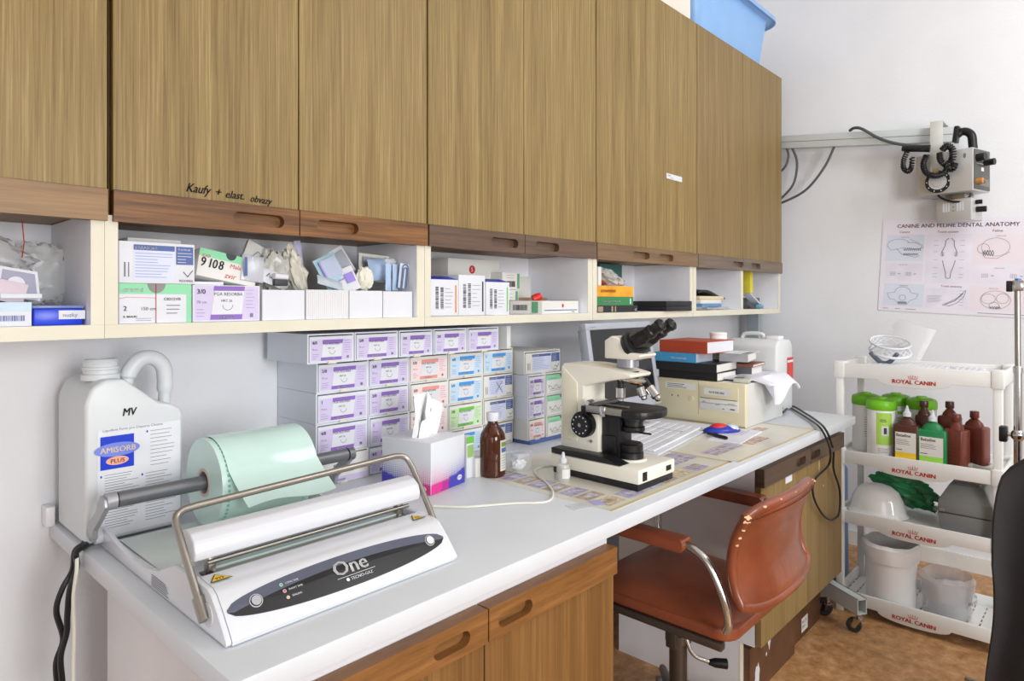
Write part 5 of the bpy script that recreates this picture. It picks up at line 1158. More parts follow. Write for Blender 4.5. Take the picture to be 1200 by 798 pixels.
# backrest: curved shell, wraps forward at the sides
bl_, br_ = 1.850, 2.375
def backf(off):
    def f(u, v):
        a = 2 * u - 1; x = bl_ + (br_ - bl_) * u; zb = .60 + .05 * a * a * 0
        z = .640 + (.945 - .640) * v - .022 * (abs(a) ** 5) * (1 if v > .5 else -1) * abs(2 * v - 1) ** 3
        y = .775 + .035 * abs(a) ** 2.2 + .036 * math.sin(PI * min(1, v * 1.05)) - .012 * v + off * (1 - .3 * abs(a) ** 4)
        e = 1 - .6 * max(abs(a), abs(2 * v - 1)) ** 10
        return Vector((x, .79 + (y - .79) + (off * (e - 1)), z))
    return f
m = MB(); n1, n2 = 28, 14; f0, f1 = backf(-.018), backf(.018)
m.grid(f0, n1, n2, lea); m.grid(f1, n1, n2, lea)
edge = [(i / n1, 0) for i in range(n1)] + [(1, j / n2) for j in range(n2)] + [(1 - i / n1, 1) for i in range(n1)] + [(0, 1 - j / n2) for j in range(n2)]
k = len(edge); vs = [f0(*e) for e in edge] + [f1(*e) for e in edge]
m.add(vs, [(i, (i + 1) % k, k + (i + 1) % k, k + i) for i in range(k)], lea)
m.build('backrest', t, W=True)
# piping and stitches along the edge of the backrest, worn spots
mid_ = [(f0(*e) + f1(*e)) / 2 for e in edge]
m = MB().tube(mid_, .0155, lea, 10, closed=True); m.build('piping', t, W=True)
m = MB(); q = backf(-.0215)
for i in range(2, 46): m.bx(q(i / 48, .93), (.007, .0025, .0022), mat('dark thread', (96, 42, 26), .7))
m.build('stitching', t, W=True, kind='stuff')
wm = MB(); rr = random.Random(5)
def patch(c, n_, r_, sd):
    random.seed(sd); u_ = n_.cross(Vector((0, 0, 1))).normalized(); v_ = n_.cross(u_)
    pts = []
    for i in range(12):
        g = 2 * PI * i / 12; k_ = r_ * (.5 + .8 * random.random()); pts.append(c + n_ * .0008 + u_ * math.cos(g) * k_ + v_ * math.sin(g) * k_ * .6)
    wm.add(pts, [tuple(range(12))], worn)
for u_, v_, r_ in [(0.012, .93, .016), (.03, .985, .014), (.015, .84, .010), (.01, .74, .008), (.02, .66, .007), (.985, .985, .015), (.96, .99, .010), (.9, .99, .006), (.75, .985, .005), (.5, .98, .004), (.3, .985, .005), (.13, .985, .009), (.7, .02, .010)]:
    on = u_ < .05 or u_ > .95 or v_ > .95; uu = (0 if u_ < .05 else 1 if u_ > .95 else u_); vv = 1 if v_ > .95 else v_
    nn = Vector((-.62 if u_ < .1 else -.3, -.75, .45 if vv > .9 else .05)).normalized(); c = ((f0(uu, vv) + f1(uu, vv)) / 2 + nn * .0162) if on else backf(-.019)(u_, v_)
    patch(c, nn, r_ * .8, int(u_ * 1000 + v_ * 77))
wm.build('worn_patches', t, W=True, kind='stuff')
# arms: chrome tube from the seat back corner up and forward, leather pad on top
for s_, X in ((-1, 1.835), (1, 2.425)):
    pts = [(X - s_ * .01, .855, .578), (X - s_ * .004, .845, .61), (X, .86, .68), (X, .905, .765), (X, .96, .800), (X, 1.02, .806), (X, 1.2, .806), (X, 1.34, .800), (X, 1.40, .77), (X, 1.42, .70), (X - s_ * .01, 1.41, .60), (X - s_ * .02, 1.38, .545)]
    MB().tube(catmull(pts, 6), .0125, chrome, 14).build('arm_tube', t, W=True)
    m = MB().prism(rrect(.975, 1.37, .785, .824, .014), 'x', X - .028, X + .028, lea, .010, 3); m.build('armrest', t, W=True)
MB().cyl((2.10, 1.15, .30), (2.10, 1.15, sz - .07), .021, steel, 20).build('gas_lift', t, W=True)
MB().cyl((2.10, 1.15, .10), (2.10, 1.15, .385), .031, dkm, 24).lathe([(0, 0), (.045, 0), (.045, .03), (0, .03)], dkm, (2.10, 1.15, .355), 20).box(2.045, 2.085, 1.13, 1.17, .345, .40, dkm, .005).build('column', t, W=True)
a = PX(812, 766, 2.09); b = PX(832, 776, 2.13); c = PX(852, 778, 2.16)
m = MB().tube(catmull([(2.085, 1.12, .40), a, b], 5), .0075, chrome, 10); m.build('lever', t, W=True)
MB().tube([b - (c - b) * .1, b, b + (c - b) * .3, c, c + (c - b) * .05], [.008, .010, .0155, .017, .012], black, 16).build('lever_knob', t, W=True)
for k in range(5):
    g = math.radians(112 + 72 * k); d = Vector((math.cos(g), math.sin(g), 0)); c0 = Vector((2.10, 1.15, .115))
    e = c0 + d * .30; e.z = .085
    MB().tube([c0, e, e + d * .015], [.022, .016, .012], dkm, 10).build('foot', t, W=True)
    cc = e + d * .0; w_ = MB(); n_ = Vector((-d.y, d.x, 0))
    for s_ in (-1, 1): w_.cyl(Vector((cc.x, cc.y, .0285)) + n_ * .006 * s_, Vector((cc.x, cc.y, .0285)) + n_ * .024 * s_, .028, mat('castor grey', (120, 118, 116), .4), 18)
    w_.cyl((cc.x, cc.y, .03), (cc.x, cc.y, .075), .007, steel, 10); w_.build('castor', t, W=True)

# ---------------------------------------------------------------- shelf trolley
tx0, tx1, ty0, ty1 = 3.53, 3.93, .382, 1.062
t = thing('shelf_trolley', 'white plastic four shelf trolley with red crown lettering by the right wall', 'trolley', ((tx0 + tx1) / 2, (ty0 + ty1) / 2, 0))
tp = mat('trolley plastic', (230, 230, 227), .38, var=.01); redl = mat('red lettering', (206, 52, 44), .5)
def shelf(zt_, zb_, slots=False, side_h=None):
    w = .018
    y0, y1 = ty0, ty1; ym = (y0 + y1) / 2
    zfl = zb_ + (.012 if slots else .042)
    m = MB()
    low = [(y1, zt_), (y1, zb_)] + [(ym + .15 * math.cos(PI * k / 12), zb_ - .030 * math.sin(PI * k / 12) ** .8) for k in range(13)] + [(y0, zb_), (y0, zt_)]
    m.prism(low, 'x', tx0, tx0 + .012, tp, .003)
    m.box(tx1 - .012, tx1, y0, y1, zb_, zt_, tp, .003); m.box(tx0 + .0121, tx1 - .0121, y0, y0 + .012, zb_, zt_, tp, .003); m.box(tx0 + .0121, tx1 - .0121, y1 - .012, y1, zb_, zt_, tp, .003)
    if not slots: m.box(tx0 + .0121, tx1 - .0121, y0 + .0121, y1 - .0121, zfl - .006, zfl, tp)
    else:
        # slotted floor: bars with real gaps
        ys_ = [y0 + .0121 + (y1 - y0 - .0242) * i / 14 for i in range(15)]
        for i in range(14):
            m.box(tx0 + .0121, tx1 - .0121, ys_[i], ys_[i + 1] - .007, zfl - .006, zfl, tp)
        for xx in [tx0 + .0121 + i * .052 for i in range(8)]:
            m.box(xx, xx + .016, y0 + .0121, y1 - .0121, zfl - .0062, zfl - .0002, tp)
    s_ = m.build('shelf', t, W=True)
    m = MB(); m.face((tx0 - .0002, ym, zb_ + .004), (0, -1, 0), (0, 0, 1))
    m.txt('ROYAL CANIN', -.088, -.014, .027, redl, .0014, bold=.002)
    for k in range(5): m.line([(-.016 + .008 * k, .012 + .001 * abs(k - 2)), (-.020 + .010 * k, .027 - .002 * abs(k - 2))], .0022, redl, .0014)
    m.rect(-.018, .018, .0095, .0115, redl, .0014)
    m.build('lettering', s_, W=True); return zfl
Z1 = shelf(1.238, 1.168); Z2 = shelf(.806, .744); Z3 = shelf(.508, .446); Z4 = shelf(.112, .05, True)
for X in (tx0 + .002, tx1 - .036):
    for Yy in (ty0 + .002, ty1 - .036):
        MB().box(X, X + .034, Yy, Yy + .034, .0, 1.166, tp, .004).box(X - .006, X + .040, Yy - .006, Yy + .040, 1.164, 1.247, tp, .004).box(X - .006, X + .040, Yy - .006, Yy + .040, .740, .813, tp, .004).box(X - .006, X + .040, Yy - .006, Yy + .040, .442, .515, tp, .004).build('post', t, W=True)
def shf(u, X): return PX(u, 352, X).y
# wipes canisters
wb = mat('tub white', (240, 240, 238), .4); lg = mat('lime green lid', (120, 200, 30), .35, var=.03)
gw = 'disinfectant wipe tubs on the trolley'
def tub(lab, u, X, h=.285, r=.0635, label=False):
    t = thing('wipe_tub', lab, 'tub', (X, shf(u, X), Z2 + .0005), math.atan2(-shf(u, X), -X), gw)
    MB().lathe([(0, 0), (r * .97, 0), (r, .004), (r, h - .05), (r * .96, h - .045), (0, h - .045)], wb, n=36).build('tub_body', t)
    MB().lathe([(0, h - .055), (r * 1.03, h - .055), (r * 1.06, h - .052), (r * 1.06, h - .022), (r * .98, h - .010), (r * .7, h - .003), (0, h)], lg, n=36).lathe([(0, h - .002), (r * .4, h - .002), (r * .36, h + .006), (0, h + .006)], lg, (r * .15, 0, 0), n=24).build('lid', t)
    m = MB(); rr_ = r + .0006
    def arc(a0_, a1_, z0_, z1_, mt, dr=0, n=10):
        for i in range(n):
            g0, g1 = a0_ + (a1_ - a0_) * i / n, a0_ + (a1_ - a0_) * (i + 1) / n
            m.add([((rr_ + dr) * math.cos(g), (rr_ + dr) * math.sin(g), z) for g, z in ((g0, z0_), (g1, z0_), (g1, z1_), (g0, z1_))], [(0, 1, 2, 3)], mt)
    if label:
        arc(-.35, .75, .065, h - .065, mat('lime label', (170, 216, 90), .5)); arc(.0, .5, .11, .155, bright, .0006); arc(.15, .35, .118, .148, dark_mat, .001)
        for k in range(5): arc(-.1, .3 + .05 * (k % 3), .185 - k * .008 + 0, .188 - k * .008, dark_mat, .0008, 4) if k < 2 else arc(-.25, .45, .055 - .009 * (k - 1), .057 - .009 * (k - 1), grey_ink, .0008, 5)
    else:
        for k in range(9): arc(-.1, .7 - .1 * (k % 3), .17 - k * .012, .172 - k * .012, grey_ink, .0006, 5)
        arc(.1, .6, .19, .205, lg, .0006, 4)
    m.build('label', t)
tub('white wipe tub with green lid at the left end, behind the labelled one', 1015, 3.735)
tub('front white wipe tub with green lid and large lime label', 1033, 3.612, label=True)
tub('wipe tub with green lid in the middle, behind the two front ones', 1050, 3.82)
tub('rightmost wipe tub with green lid, behind the green bottle', 1080, 3.765)
# bottles
def flatbottle(lab, u, X, w, d, h, mt, capm, lab_, g=None, rz_=0, neck=.03):
    t = thing('disinfectant_bottle', lab, 'bottle', (X, shf(u, X), Z2 + .0005), rz_, g)
    hb = h - neck - .04
    m = MB().box(-d / 2, d / 2, -w / 2, w / 2, .0005, hb, mt, .010, 3)
    m.lathe([(w * .40, hb - .012), (w * .34, hb + .012), (w * .2, hb + .028), (.013, hb + .034), (.013, hb + .045), (0, hb + .045)], mt, n=28, sx=d / w * 1.05); o = m.build('bottle_body', t)
    m = MB()
    if capm == 'spout': m.lathe([(0, hb + .038), (.018, hb + .038), (.018, hb + .056), (.012, hb + .060), (.006, hb + .078), (.003, hb + .090), (0, hb + .090)], bright, n=20)
    else: m.lathe([(0, hb + .036), (.0175, hb + .036), (.0185, hb + .040), (.0185, hb + .064), (.017, hb + .068), (0, hb + .068)], capm, n=20)
    m.build('cap', t)
    if lab_: m = MB(); m.face((-d / 2 - .0004, w / 2, 0), (0, -1, 0), (0, 0, 1)); lab_(m, w, hb); m.build('label', t)
    return t
def beta(c1, c2):
    def f(m, w, h):
        m.rect(w * .1, w * .9, h * .06, h * .80, off_white, .0005); m.rect(w * .1, w * .9, h * .06, h * .26, c1, .0009); m.rect(w * .5, w * .9, h * .06, h * .12, c2, .0012)
        m.txt('Betadine', w * .14, h * .68, .021, ink, .0012, sx=.82, bold=.0005); textlines(m, w * .14, w * .8, h * .46, h * .62, 4, grey_ink, .0018, 3); textlines(m, w * .14, w * .5, h * .30, h * .36, 1, ink, .003, 3)
    return f
brn = mat('dark brown plastic', (82, 46, 34), .3); brn2 = mat('red brown plastic', (112, 54, 42), .3); gren = mat('bottle green plastic', (36, 130, 78), .3)
flatbottle('dark brown disinfectant bottle with white spout and yellow edged label', 1063, 3.575, .108, .062, .245, brn, 'spout', beta(mat('yellow band', (240, 206, 50), .5), mat('orange band', (230, 150, 50), .5)))
flatbottle('green disinfectant bottle with white spout and lime edged label', 1093, 3.578, .118, .066, .235, gren, 'spout', beta(mat('lime band', (160, 220, 90), .5), lg))
gb_ = 'red brown bottles right of the green one'
flatbottle('plain red brown bottle just right of the green one, nearest the front', 1121, 3.60, .085, .075, .245, brn2, brn2, lambda m, w, h: [m.poly([(w * .25 + w * .18 * (k % 3), h * .2 + h * .1 * (k // 3)), (w * .25 + w * .18 * (k % 3) + .008, h * .2 + h * .1 * (k // 3) + .002), (w * .25 + w * .18 * (k % 3) + .008, h * .2 + h * .1 * (k // 3) + .006), (w * .25 + w * .18 * (k % 3), h * .2 + h * .1 * (k // 3) + .004)], brn, .0008) for k in range(15)], gb_, -.35)
flatbottle('rightmost red brown bottle with grey paper label', 1142, 3.68, .105, .07, .255, brn2, brn2, lambda m, w, h: (m.rect(w * .0, w * .35, h * .05, h * .6, mat('grey label', (170, 172, 176), .5)), m.rect(w * .35, w * .45, h * .3, h * .6, mat('sea green strip', (80, 150, 120), .5))), gb_, -.3)
flatbottle('brown bottle behind the green one, only its neck showing', 1113, 3.715, .085, .07, .285, brn2, brn, None, gb_, -.2)
flatbottle('brown bottle behind the spouted dark brown one, only its cap showing', 1083, 3.662, .07, .05, .285, brn, brn, None, gb_, .0)
# grey clips and cords at the right end of the shelf
m = MB(); hose = mat('grey rubber', (176, 178, 172), .5)
m.tube(catmull([(3.60, .50, Z2 + .012), (3.62, .55, Z2 + .02), (3.66, .60, Z2 + .012), (3.63, .53, Z2 + .018), (3.60, .46, Z2 + .012), (3.66, .44, Z2 + .018), (3.72, .50, Z2 + .012)], 8), .009, hose, 8)
single(m, 'grey_hose', 'short coiled grey rubber hose at the right end of the bottle shelf', 'hose')
# top shelf: upturned keyboard, face shield
t = keyboard('white computer keyboard lying in the top tray of the trolley', (3.575, .985), (0.0, -1.0), .50, .16, Z1 + .03, mat('light grey keys', (226, 227, 232), .4), bright)
t.location = (3.56, .955, Z1 + .001); t.rotation_euler = (0, 0, -PI / 2)
for c in list(t.children): pass
t = thing('face_shield', 'clear face shield with white mesh headband and grey strap on the trolley top', 'face shield', (3.78, .85, Z1 + .001))
fsz = Z1 + .028
def shieldf(u, v):
    a = -1.2 + 2.4 * u; r_ = .115; c = Vector((3.80, .80, fsz + .015)); q = Vector((r_ * math.cos(a + 2.6) * .9, r_ * math.sin(a + 2.6), 0)); return c + q * (1 + .15 * v) + Vector((.06 * v, -.05 * v, .20 * v * (1 - .25 * abs(2 * u - 1))))
MB().grid(shieldf, 20, 12, mat('clear visor', (236, 238, 240), .08, alpha=.12), .0015).build('visor', t, W=True)
band = [Vector((3.74 + .095 * math.cos(g), .865 + .090 * math.sin(g), fsz + .055 + .028 * math.sin(g * 1.0 + 1))) for g in [2 * PI * k / 32 for k in range(32)]]
m = MB().tube(band, .007, bright, 8, closed=True)
for k in range(0, 32, 2):
    a = band[k]; b = band[(k + 4) % 32] + Vector((0, 0, .045)); c = band[(k - 4) % 32] + Vector((0, 0, .045)); m.tube([a, b], .0022, bright, 5); m.tube([a, c], .0022, bright, 5)
m.tube([p + Vector((0, 0, .045)) for p in band], .005, bright, 8, closed=True); m.build('mesh_headband', t, W=True)
m = MB()
st = [Vector((3.66 + .02 * math.sin(PI * k / 10), .935 - .012 * k, fsz + .05 - .052 * math.sin(PI * k / 10))) for k in range(11)]
m.tube(st, .011, mat('slate strap', (96, 104, 116), .7), 8); m.build('strap', t, W=True)
# third shelf
t = thing('lamp_dome', 'glossy white dome shaped plastic cover on the third trolley shelf', 'cover', (3.64, shf(1019, 3.64), Z3))
Yd = .900
MB().lathe([(1.0, 0), (1.04, .02), (1.03, .06), (.97, .10), (.93, .22), (.86, .50), (.70, .78), (.45, .94), (.2, .995), (0, 1)], mat('glossy white cover', (240, 240, 238), .12, coat=.5), M=Matrix.Translation((3.65, Yd, Z3 + .001)) @ Matrix.Diagonal((.095, .132, .150, 1)), n=48).build('dome', t, W=True)
m = MB(); crumple(m, (3.80, .815, Z3 + .105), (.068, .15, .070), mat('translucent green film', (40, 140, 82), .25, alpha=.88, var=.2, scale=12, bump=.8, bscale=25), .35, 51, n=30, freq=2.4, R=rx(.22))
single(m, 'plastic_bag', 'crumpled translucent green plastic bag behind the white dome', 'bag')
t = thing('instrument_case', 'grey hard plastic case with sloping lid right of the green bag', 'case', (3.68, .545, Z3))
gc = mat('grey case plastic', (132, 134, 134), .4)
ya, yb_ = shf(1170, 3.57) + .016, shf(1098, 3.57); xa_, xb_2 = 3.572, 3.88
def frust(m, z0_, z1_, i0, i1, mt):
    vs = [(xa_ + i0, ya + i0, z0_), (xb_2 - i0, ya + i0, z0_), (xb_2 - i0, yb_ - i0, z0_), (xa_ + i0, yb_ - i0, z0_), (xa_ + i1, ya + i1, z1_), (xb_2 - i1, ya + i1, z1_), (xb_2 - i1, yb_ - i1, z1_), (xa_ + i1, yb_ - i1, z1_)]
    m.hull(vs, [(0, 3, 2, 1), (4, 5, 6, 7), (0, 1, 5, 4), (1, 2, 6, 5), (2, 3, 7, 6), (3, 0, 4, 7)], mt, .006, 2)
m = MB(); frust(m, Z3 + .001, Z3 + .085, .012, 0, gc); m.build('lower_shell', t, W=True)
m = MB(); frust(m, Z3 + .089, Z3 + .150, 0, .004, gc); frust(m, Z3 + .145, Z3 + .215, .005, .042, gc); m.box(xa_ + .055, xb_2 - .1, ya + .06, yb_ - .07, Z3 + .214, Z3 + .220, gc, .002); m.build('upper_shell', t, W=True)
MB().cyl((xa_ - .004, yb_ - .01, Z3 + .10), (xa_ - .004, yb_ - .03, Z3 + .10), .008, gc, 12).build('latch', t, W=True)
# bottom shelf
def bagrim(m, cx, cy, z, r, mt, seed, hgt=.05, dr=.012):
    def f(u, v):
        g = 2 * PI * u; k = 1 + .05 * mn.noise(Vector((math.cos(g) * 2, math.sin(g) * 2, seed))) + .02 * mn.noise(Vector((math.cos(g) * 9, math.sin(g) * 9, seed + v)))
        if v < .5: rr_, zz = r + dr * math.sin(v * PI) , z - hgt * 1.6 + hgt * 1.6 * (v / .5)
        else: rr_, zz = r - dr * .3 - (v - .5) * .02, z - (v - .5) * hgt * 3
        return (cx + rr_ * k * math.cos(g), cy + rr_ * k * math.sin(g), zz + .012 * mn.noise(Vector((math.cos(g) * 2, math.sin(g) * 2, seed + 5))))
    m.grid(f, 60, 12, mt); return m
cx_, r_ = 3.665, .115; cy_ = shf(1044, cx_); hb = .285
t = thing('waste_bucket', 'tall plain white round bucket lined with a white bag on the lowest shelf', 'bucket', (cx_, cy_, Z4))
MB().shell([(0, Z4 + .002), (r_ * .93, Z4 + .002), (r_ * .935, Z4 + .01), (r_, Z4 + hb), (r_ + .006, Z4 + hb + .002), (r_ + .006, Z4 + hb + .01), (r_ - .004, Z4 + hb + .01), (r_ * .92, Z4 + .015), (0, Z4 + .012)], white_pl, (cx_, cy_, 0), 48).build('bucket_body', t, W=True)
m = MB(); bagrim(m, cx_, cy_, Z4 + hb + .018, r_ + .004, mat('thin white film', (244, 244, 246), .3, alpha=.92), 3, .055, .010); m.build('liner_bag', t, W=True)
cx2, r2 = 3.70, .100; cy2 = shf(1108, cx2) - .006
t = thing('clear_jar', 'clear plastic bucket with hanging bag and black handwriting on the lowest shelf', 'bucket', (cx2, cy2, Z4))
MB().shell([(0, Z4 + .002), (r2 * .95, Z4 + .002), (r2, Z4 + .012), (r2, Z4 + .15), (r2 - .003, Z4 + .15), (r2 - .003, Z4 + .014), (0, Z4 + .006)], mat('clear bucket plastic', (232, 234, 236), .08, alpha=.32), (cx2, cy2, 0), 40).build('bucket_body', t, W=True)
m = MB(); bagrim(m, cx2, cy2, Z4 + .195, r2 + .004, mat('thin clear film', (236, 236, 240), .15, alpha=.35, bump=.5, bscale=30), 9, .07, .012); m.build('liner_bag', t, W=True)
m = MB(); crumple(m, (cx2, cy2, Z4 + .085), (r2 * .8, r2 * .8, .065), mat('white crumpled film', (236, 236, 240), .3, alpha=.55), .3, 61); m.build('film_contents', t, W=True)
m = MB(); vs, fs = text_geo('INJEKC. NOUDNI'); hx = math.atan2(-cy2, -cx2); sc_ = .026
m.add([(cx2 + (r2 + .018) * math.cos(hx + .75 + p.x * sc_ / r2 * 1.0), cy2 + (r2 + .018) * math.sin(hx + .75 + p.x * sc_ / r2), Z4 + .088 + p.y * sc_) for p in vs], fs, ink); m.v = [v for v in m.v]
m.build('handwriting', t, W=True)
# ---------------------------------------------------------------- stand with arm, control boxes, poster, tub, drip stand, coat
rail_m = mat('grey painted profile', (198, 204, 204), .4, var=.01); col_m = mat('grey extruded column', (150, 160, 166), .4, .2)
t = thing('equipment_stand', 'grey wheeled stand with tall column and horizontal arm behind the cabinets', 'stand', (4.46, 1.85, 0))
m = MB().box(4.418, 4.502, 1.82, 1.90, .10, 2.68, col_m, .004)
for k in range(4): m.box(4.424 + k * .020, 4.430 + k * .020, 1.817, 1.82, .12, 2.66, rail_m)
m.build('column', t, W=True)
A = Vector((4.46, 1.86, 2.625)); E = Vector((4.415, .700, 2.482)); dv = (E - A); 
Rr = dv.to_track_quat('X', 'Z').to_matrix()
m = MB(); m.bx((A + E) / 2, (dv.length, .05, .084), rail_m, .004, R=Rr); m.bx(A + dv * .5 + Vector((-.026, 0, 0.0)), (dv.length, .002, .002), alu, R=Rr); m.build('arm', t, W=True)
m = MB(); m.bx(E + dv.normalized() * .012, (.022, .056, .090), black, .004, R=Rr); m.build('end_cap', t, W=True)
# base leg with castors
L0, L1 = Vector((3.33, .885, .135)), Vector((3.78, 1.58, .135)); dl = L1 - L0; Rl = dl.to_track_quat('X', 'Z').to_matrix()
m = MB()
hw, hh_, th = .026, .036, .005
for (oy, oz, sy_, sz_) in ((-hw + th / 2, 0, th, hh_ * 2), (hw - th / 2, 0, th, hh_ * 2), (0, hh_ - th / 2, hw * 2, th), (0, -hh_ + th / 2, hw * 2, th)):
    m.bx((L0 + L1) / 2 + Rl @ Vector((0, oy, oz)), (dl.length, sy_, sz_), rail_m, 0, R=Rl)
m.build('base_leg', t, W=True)
L2 = Vector((4.46, 1.82, .135)); d2 = L2 - L1; m = MB().bx((L1 + L2) / 2, (d2.length + .05, .05, .07), rail_m, .003, R=d2.to_track_quat('X', 'Z').to_matrix()); m.build('base_leg', t, W=True)
def castor(c, dark=False, big=1.0):
    m = MB(); x, y = c; r_ = .032 * big
    m.cyl((x, y, .07), (x, y, .100), .012, chrome, 14); m.lathe([(0, 0), (.020, 0), (.022, .01), (0, .012)], chrome, (x, y, .060), 20)
    for s_ in (-1, 1): m.prism([(y - .012, .065), (y + .02, .065), (y + .030, .026), (y + .014, .022)], 'x', x + s_ * .014 - .0015, x + s_ * .014 + .0015, chrome)
    m.cyl((x - .011, y + .022, r_), (x + .011, y + .022, r_), r_, mat('rubber tyre', (60, 60, 62), .6), 24).cyl((x - .0125, y + .022, r_), (x + .0125, y + .022, r_), r_ * .45, alu, 16)
    return m.build('castor', t, W=True)
castor((3.355, .905)); castor((3.43, 1.065), big=1.3); castor((4.44, 1.78))
bw = mat('dark blue grey rubber', (40, 46, 56), .5)
m = MB().lathe([(0, 0), (.10, 0), (.105, .02), (.10, .60), (.09, .62), (0, .62)], mat('mid blue plastic', (84, 128, 176), .4), (3.98, 1.235, .001), 32); single(m, 'blue_bin', 'tall blue bin standing in the corner behind the trolley', 'bin')
gc_ = mat('grey rubber cable', (84, 86, 88), .5)
def AR(u, v, Y=None, X=None): return PX(u, v, X) if X else PY(u, v, Y)
for i, pp in enumerate((((921, 170, 4.436), (924, 182, 4.436), (921, 194, 4.436), (914, 202, 4.436)), ((927, 170, 4.436), (934, 190, 4.436), (930, 215, 4.436), (916, 232, 4.436), (905, 240, 4.436)), ((979, 169, 4.436), (966, 196, 4.436), (945, 222, 4.436), (920, 236, 4.436), (905, 240, 4.436)))):
    m = MB().tube(catmull([PX(u, v, X) for u, v, X in pp], 8), .008, gc_, 8); single(m, 'grey_cable', ['short grey cable dropping from the arm close to the cabinet edge', 'middle grey cable curving down from the arm to the cabinet edge', 'longest grey cable sweeping from the arm down to the cabinet'][i], 'cable')
m = MB().tube(catmull([PX(u, v, X) for u, v, X in ((996, 153, 4.43), (1001, 150, 4.40), (1010, 151, 4.375), (1028, 161, 4.375), (1045, 167, 4.375), (1062, 170, 4.375), (1085, 172, 4.375))], 8), .009, gc_, 8); single(m, 'grey_cable', 'grey cable lying over the arm and running to the black handpiece', 'cable')
# bracket strap over the arm
strap = mat('light grey strap metal', (206, 206, 200), .45, .1)
bc = A + dv * .90; bxn = Vector((4.345, bc.y, 0))
P1 = PX(1090, 143, 4.33); P2 = PX(1105, 143, 4.33); Pb = PX(1098, 203, 4.32)
t = thing('control_unit', 'silver grey control box with dial hanging from the arm by a metal strap', 'device', (4.43, .72, Pb.z - .12))
m = MB().box(4.328, 4.333, P2.y, P1.y, Pb.z - .02, P1.z, strap, .0005).box(4.333, 4.49, P2.y, P1.y, P1.z - .006, P1.z - .001, strap, .0005).box(4.485, 4.49, P2.y, P1.y, 2.42, P1.z - .006, strap, .0005)
m.build('hanging_strap', t, W=True)
q = Vector((4.327, (P1.y + P2.y) / 2, Pb.z + .015)); MB().cyl(q, q + Vector((-.012, 0, 0)), .015, mat('brass', (190, 160, 110), .35, .8), 6).cyl(q + Vector((-.012, 0, 0)), q + Vector((-.018, 0, 0)), .008, steel, 12).build('strap_bolt', t, W=True)
Ya, Yb_ = PX(1070, 200, 4.335).y, PX(1143, 200, 4.335).y; zt_, zb_ = PX(1106, 178, 4.335).z, PX(1106, 227, 4.335).z
rot = Matrix.Translation((4.335, (Ya + Yb_) / 2, 0)) @ Matrix.Rotation(math.radians(-16), 4, 'Z')
hw = (Ya - Yb_) / 2
sb = mat('brushed silver panel', (198, 198, 197), .32, .4, var=.01); sd = mat('dark olive grey panel', (92, 92, 88), .45, .2)
m = MB(rot).box(0, .19, -hw, hw, zb_, zt_, sb, .006); m.build('housing', t, W=True)
m = MB(rot); m.box(.010, .182, -hw - .004, -hw + .0, zb_ + .008, zt_ - .008, sd, .001); m.face((.012, -hw - .0042, zb_ + .01), (1, 0, 0), (0, 0, 1)); m.rect(.07, .10, .10, .12, off_white); m.rect(.06, .16, .02, .06, mat('olive panel', (120, 120, 112), .5)); textlines(m, .02, .15, .13, .2, 4, off_white, .002, 4); m.build('side_panel', t, W=True)
for (x_, z_, r_, L_, mt) in ((.04, zt_ - .055, .022, .04, black), (.12, zt_ - .075, .018, .05, black), (.035, zb_ + .05, .016, .03, mat('amber knob', (190, 130, 60), .4)), (.05, zb_ + .045, .010, .03, black)):
    a = rot @ Vector((x_, -hw - .004, z_)); b = rot @ Vector((x_, -hw - .004 - L_, z_)); MB().cyl(a, b, r_, mt, 18).build('control_knob', t, W=True)
dcy = PX(1099, 211, 4.33); m = MB()
a = Vector((4.334 - .002, dcy.y, dcy.z - .01)); m.cyl(a, a + Vector((-.006, 0, 0)), .062, black, 36).cyl(a + Vector((-.006, 0, 0)), a + Vector((-.010, 0, 0)), .044, sb, 36).cyl(a + Vector((-.010, 0, 0)), a + Vector((-.016, 0, 0)), .026, sb, 30)
for k in range(10):
    g = 2 * PI * k / 10; c = a + Vector((-.0062, .053 * math.cos(g), .053 * math.sin(g))); m.cyl(c, c + Vector((-.001, 0, 0)), .003, bright, 8)
m.build('dial', t, W=True)
m = MB(rot); m.face((-.0005, hw - .255, zt_ - .05), (0, -1, 0), (0, 0, 1)); m.poly([(.0 + .007 * math.cos(2 * PI * k / 14), .01 + .014 * math.sin(2 * PI * k / 14)) for k in range(14)], grey_ink, .0006); m.build('oval_badge', t, W=True)
# lower small box
za, zb2 = PX(1122, 233, 4.37).z, PX(1122, 259, 4.37).z; ya_, yb3 = PX(1095, 245, 4.37).y, PX(1140, 245, 4.37).y
t2 = thing('meter_box', 'small silver box with two slotted windows fixed below the control box', 'device', (4.43, (ya_ + yb3) / 2, zb2))
rot2 = Matrix.Translation((4.37, (ya_ + yb3) / 2, 0)) @ Matrix.Rotation(math.radians(-16), 4, 'Z'); h2 = (ya_ - yb3) / 2
m = MB(rot2).box(0, .13, -h2, h2, zb2, za, sb, .006); m.face((0, h2, zb2), (0, -1, 0), (0, 0, 1))
for i in range(3):
    for o in (.20, .60): m.rect(2 * h2 * (o + .075 * i), 2 * h2 * (o + .05 + .075 * i), (za - zb2) * .45, (za - zb2) * .85, bright, .0008)
for zz in (.8, .62, .45): m.rect(2 * h2 * .49, 2 * h2 * .51, (za - zb2) * zz, (za - zb2) * (zz + .05), ink, .0008)
m.build('housing', t2, W=True)
a = rot2 @ Vector((.06, -h2, zb2 + .06)); MB().cyl(a, a + Vector((0, -.045, 0)), .016, black, 16).build('side_knob', t2, W=True)
a = rot2 @ Vector((.05, -h2, zb2 + .10)); MB().cyl(a, a + Vector((0, -.03, 0)), .012, black, 16).build('side_knob', t2, W=True)
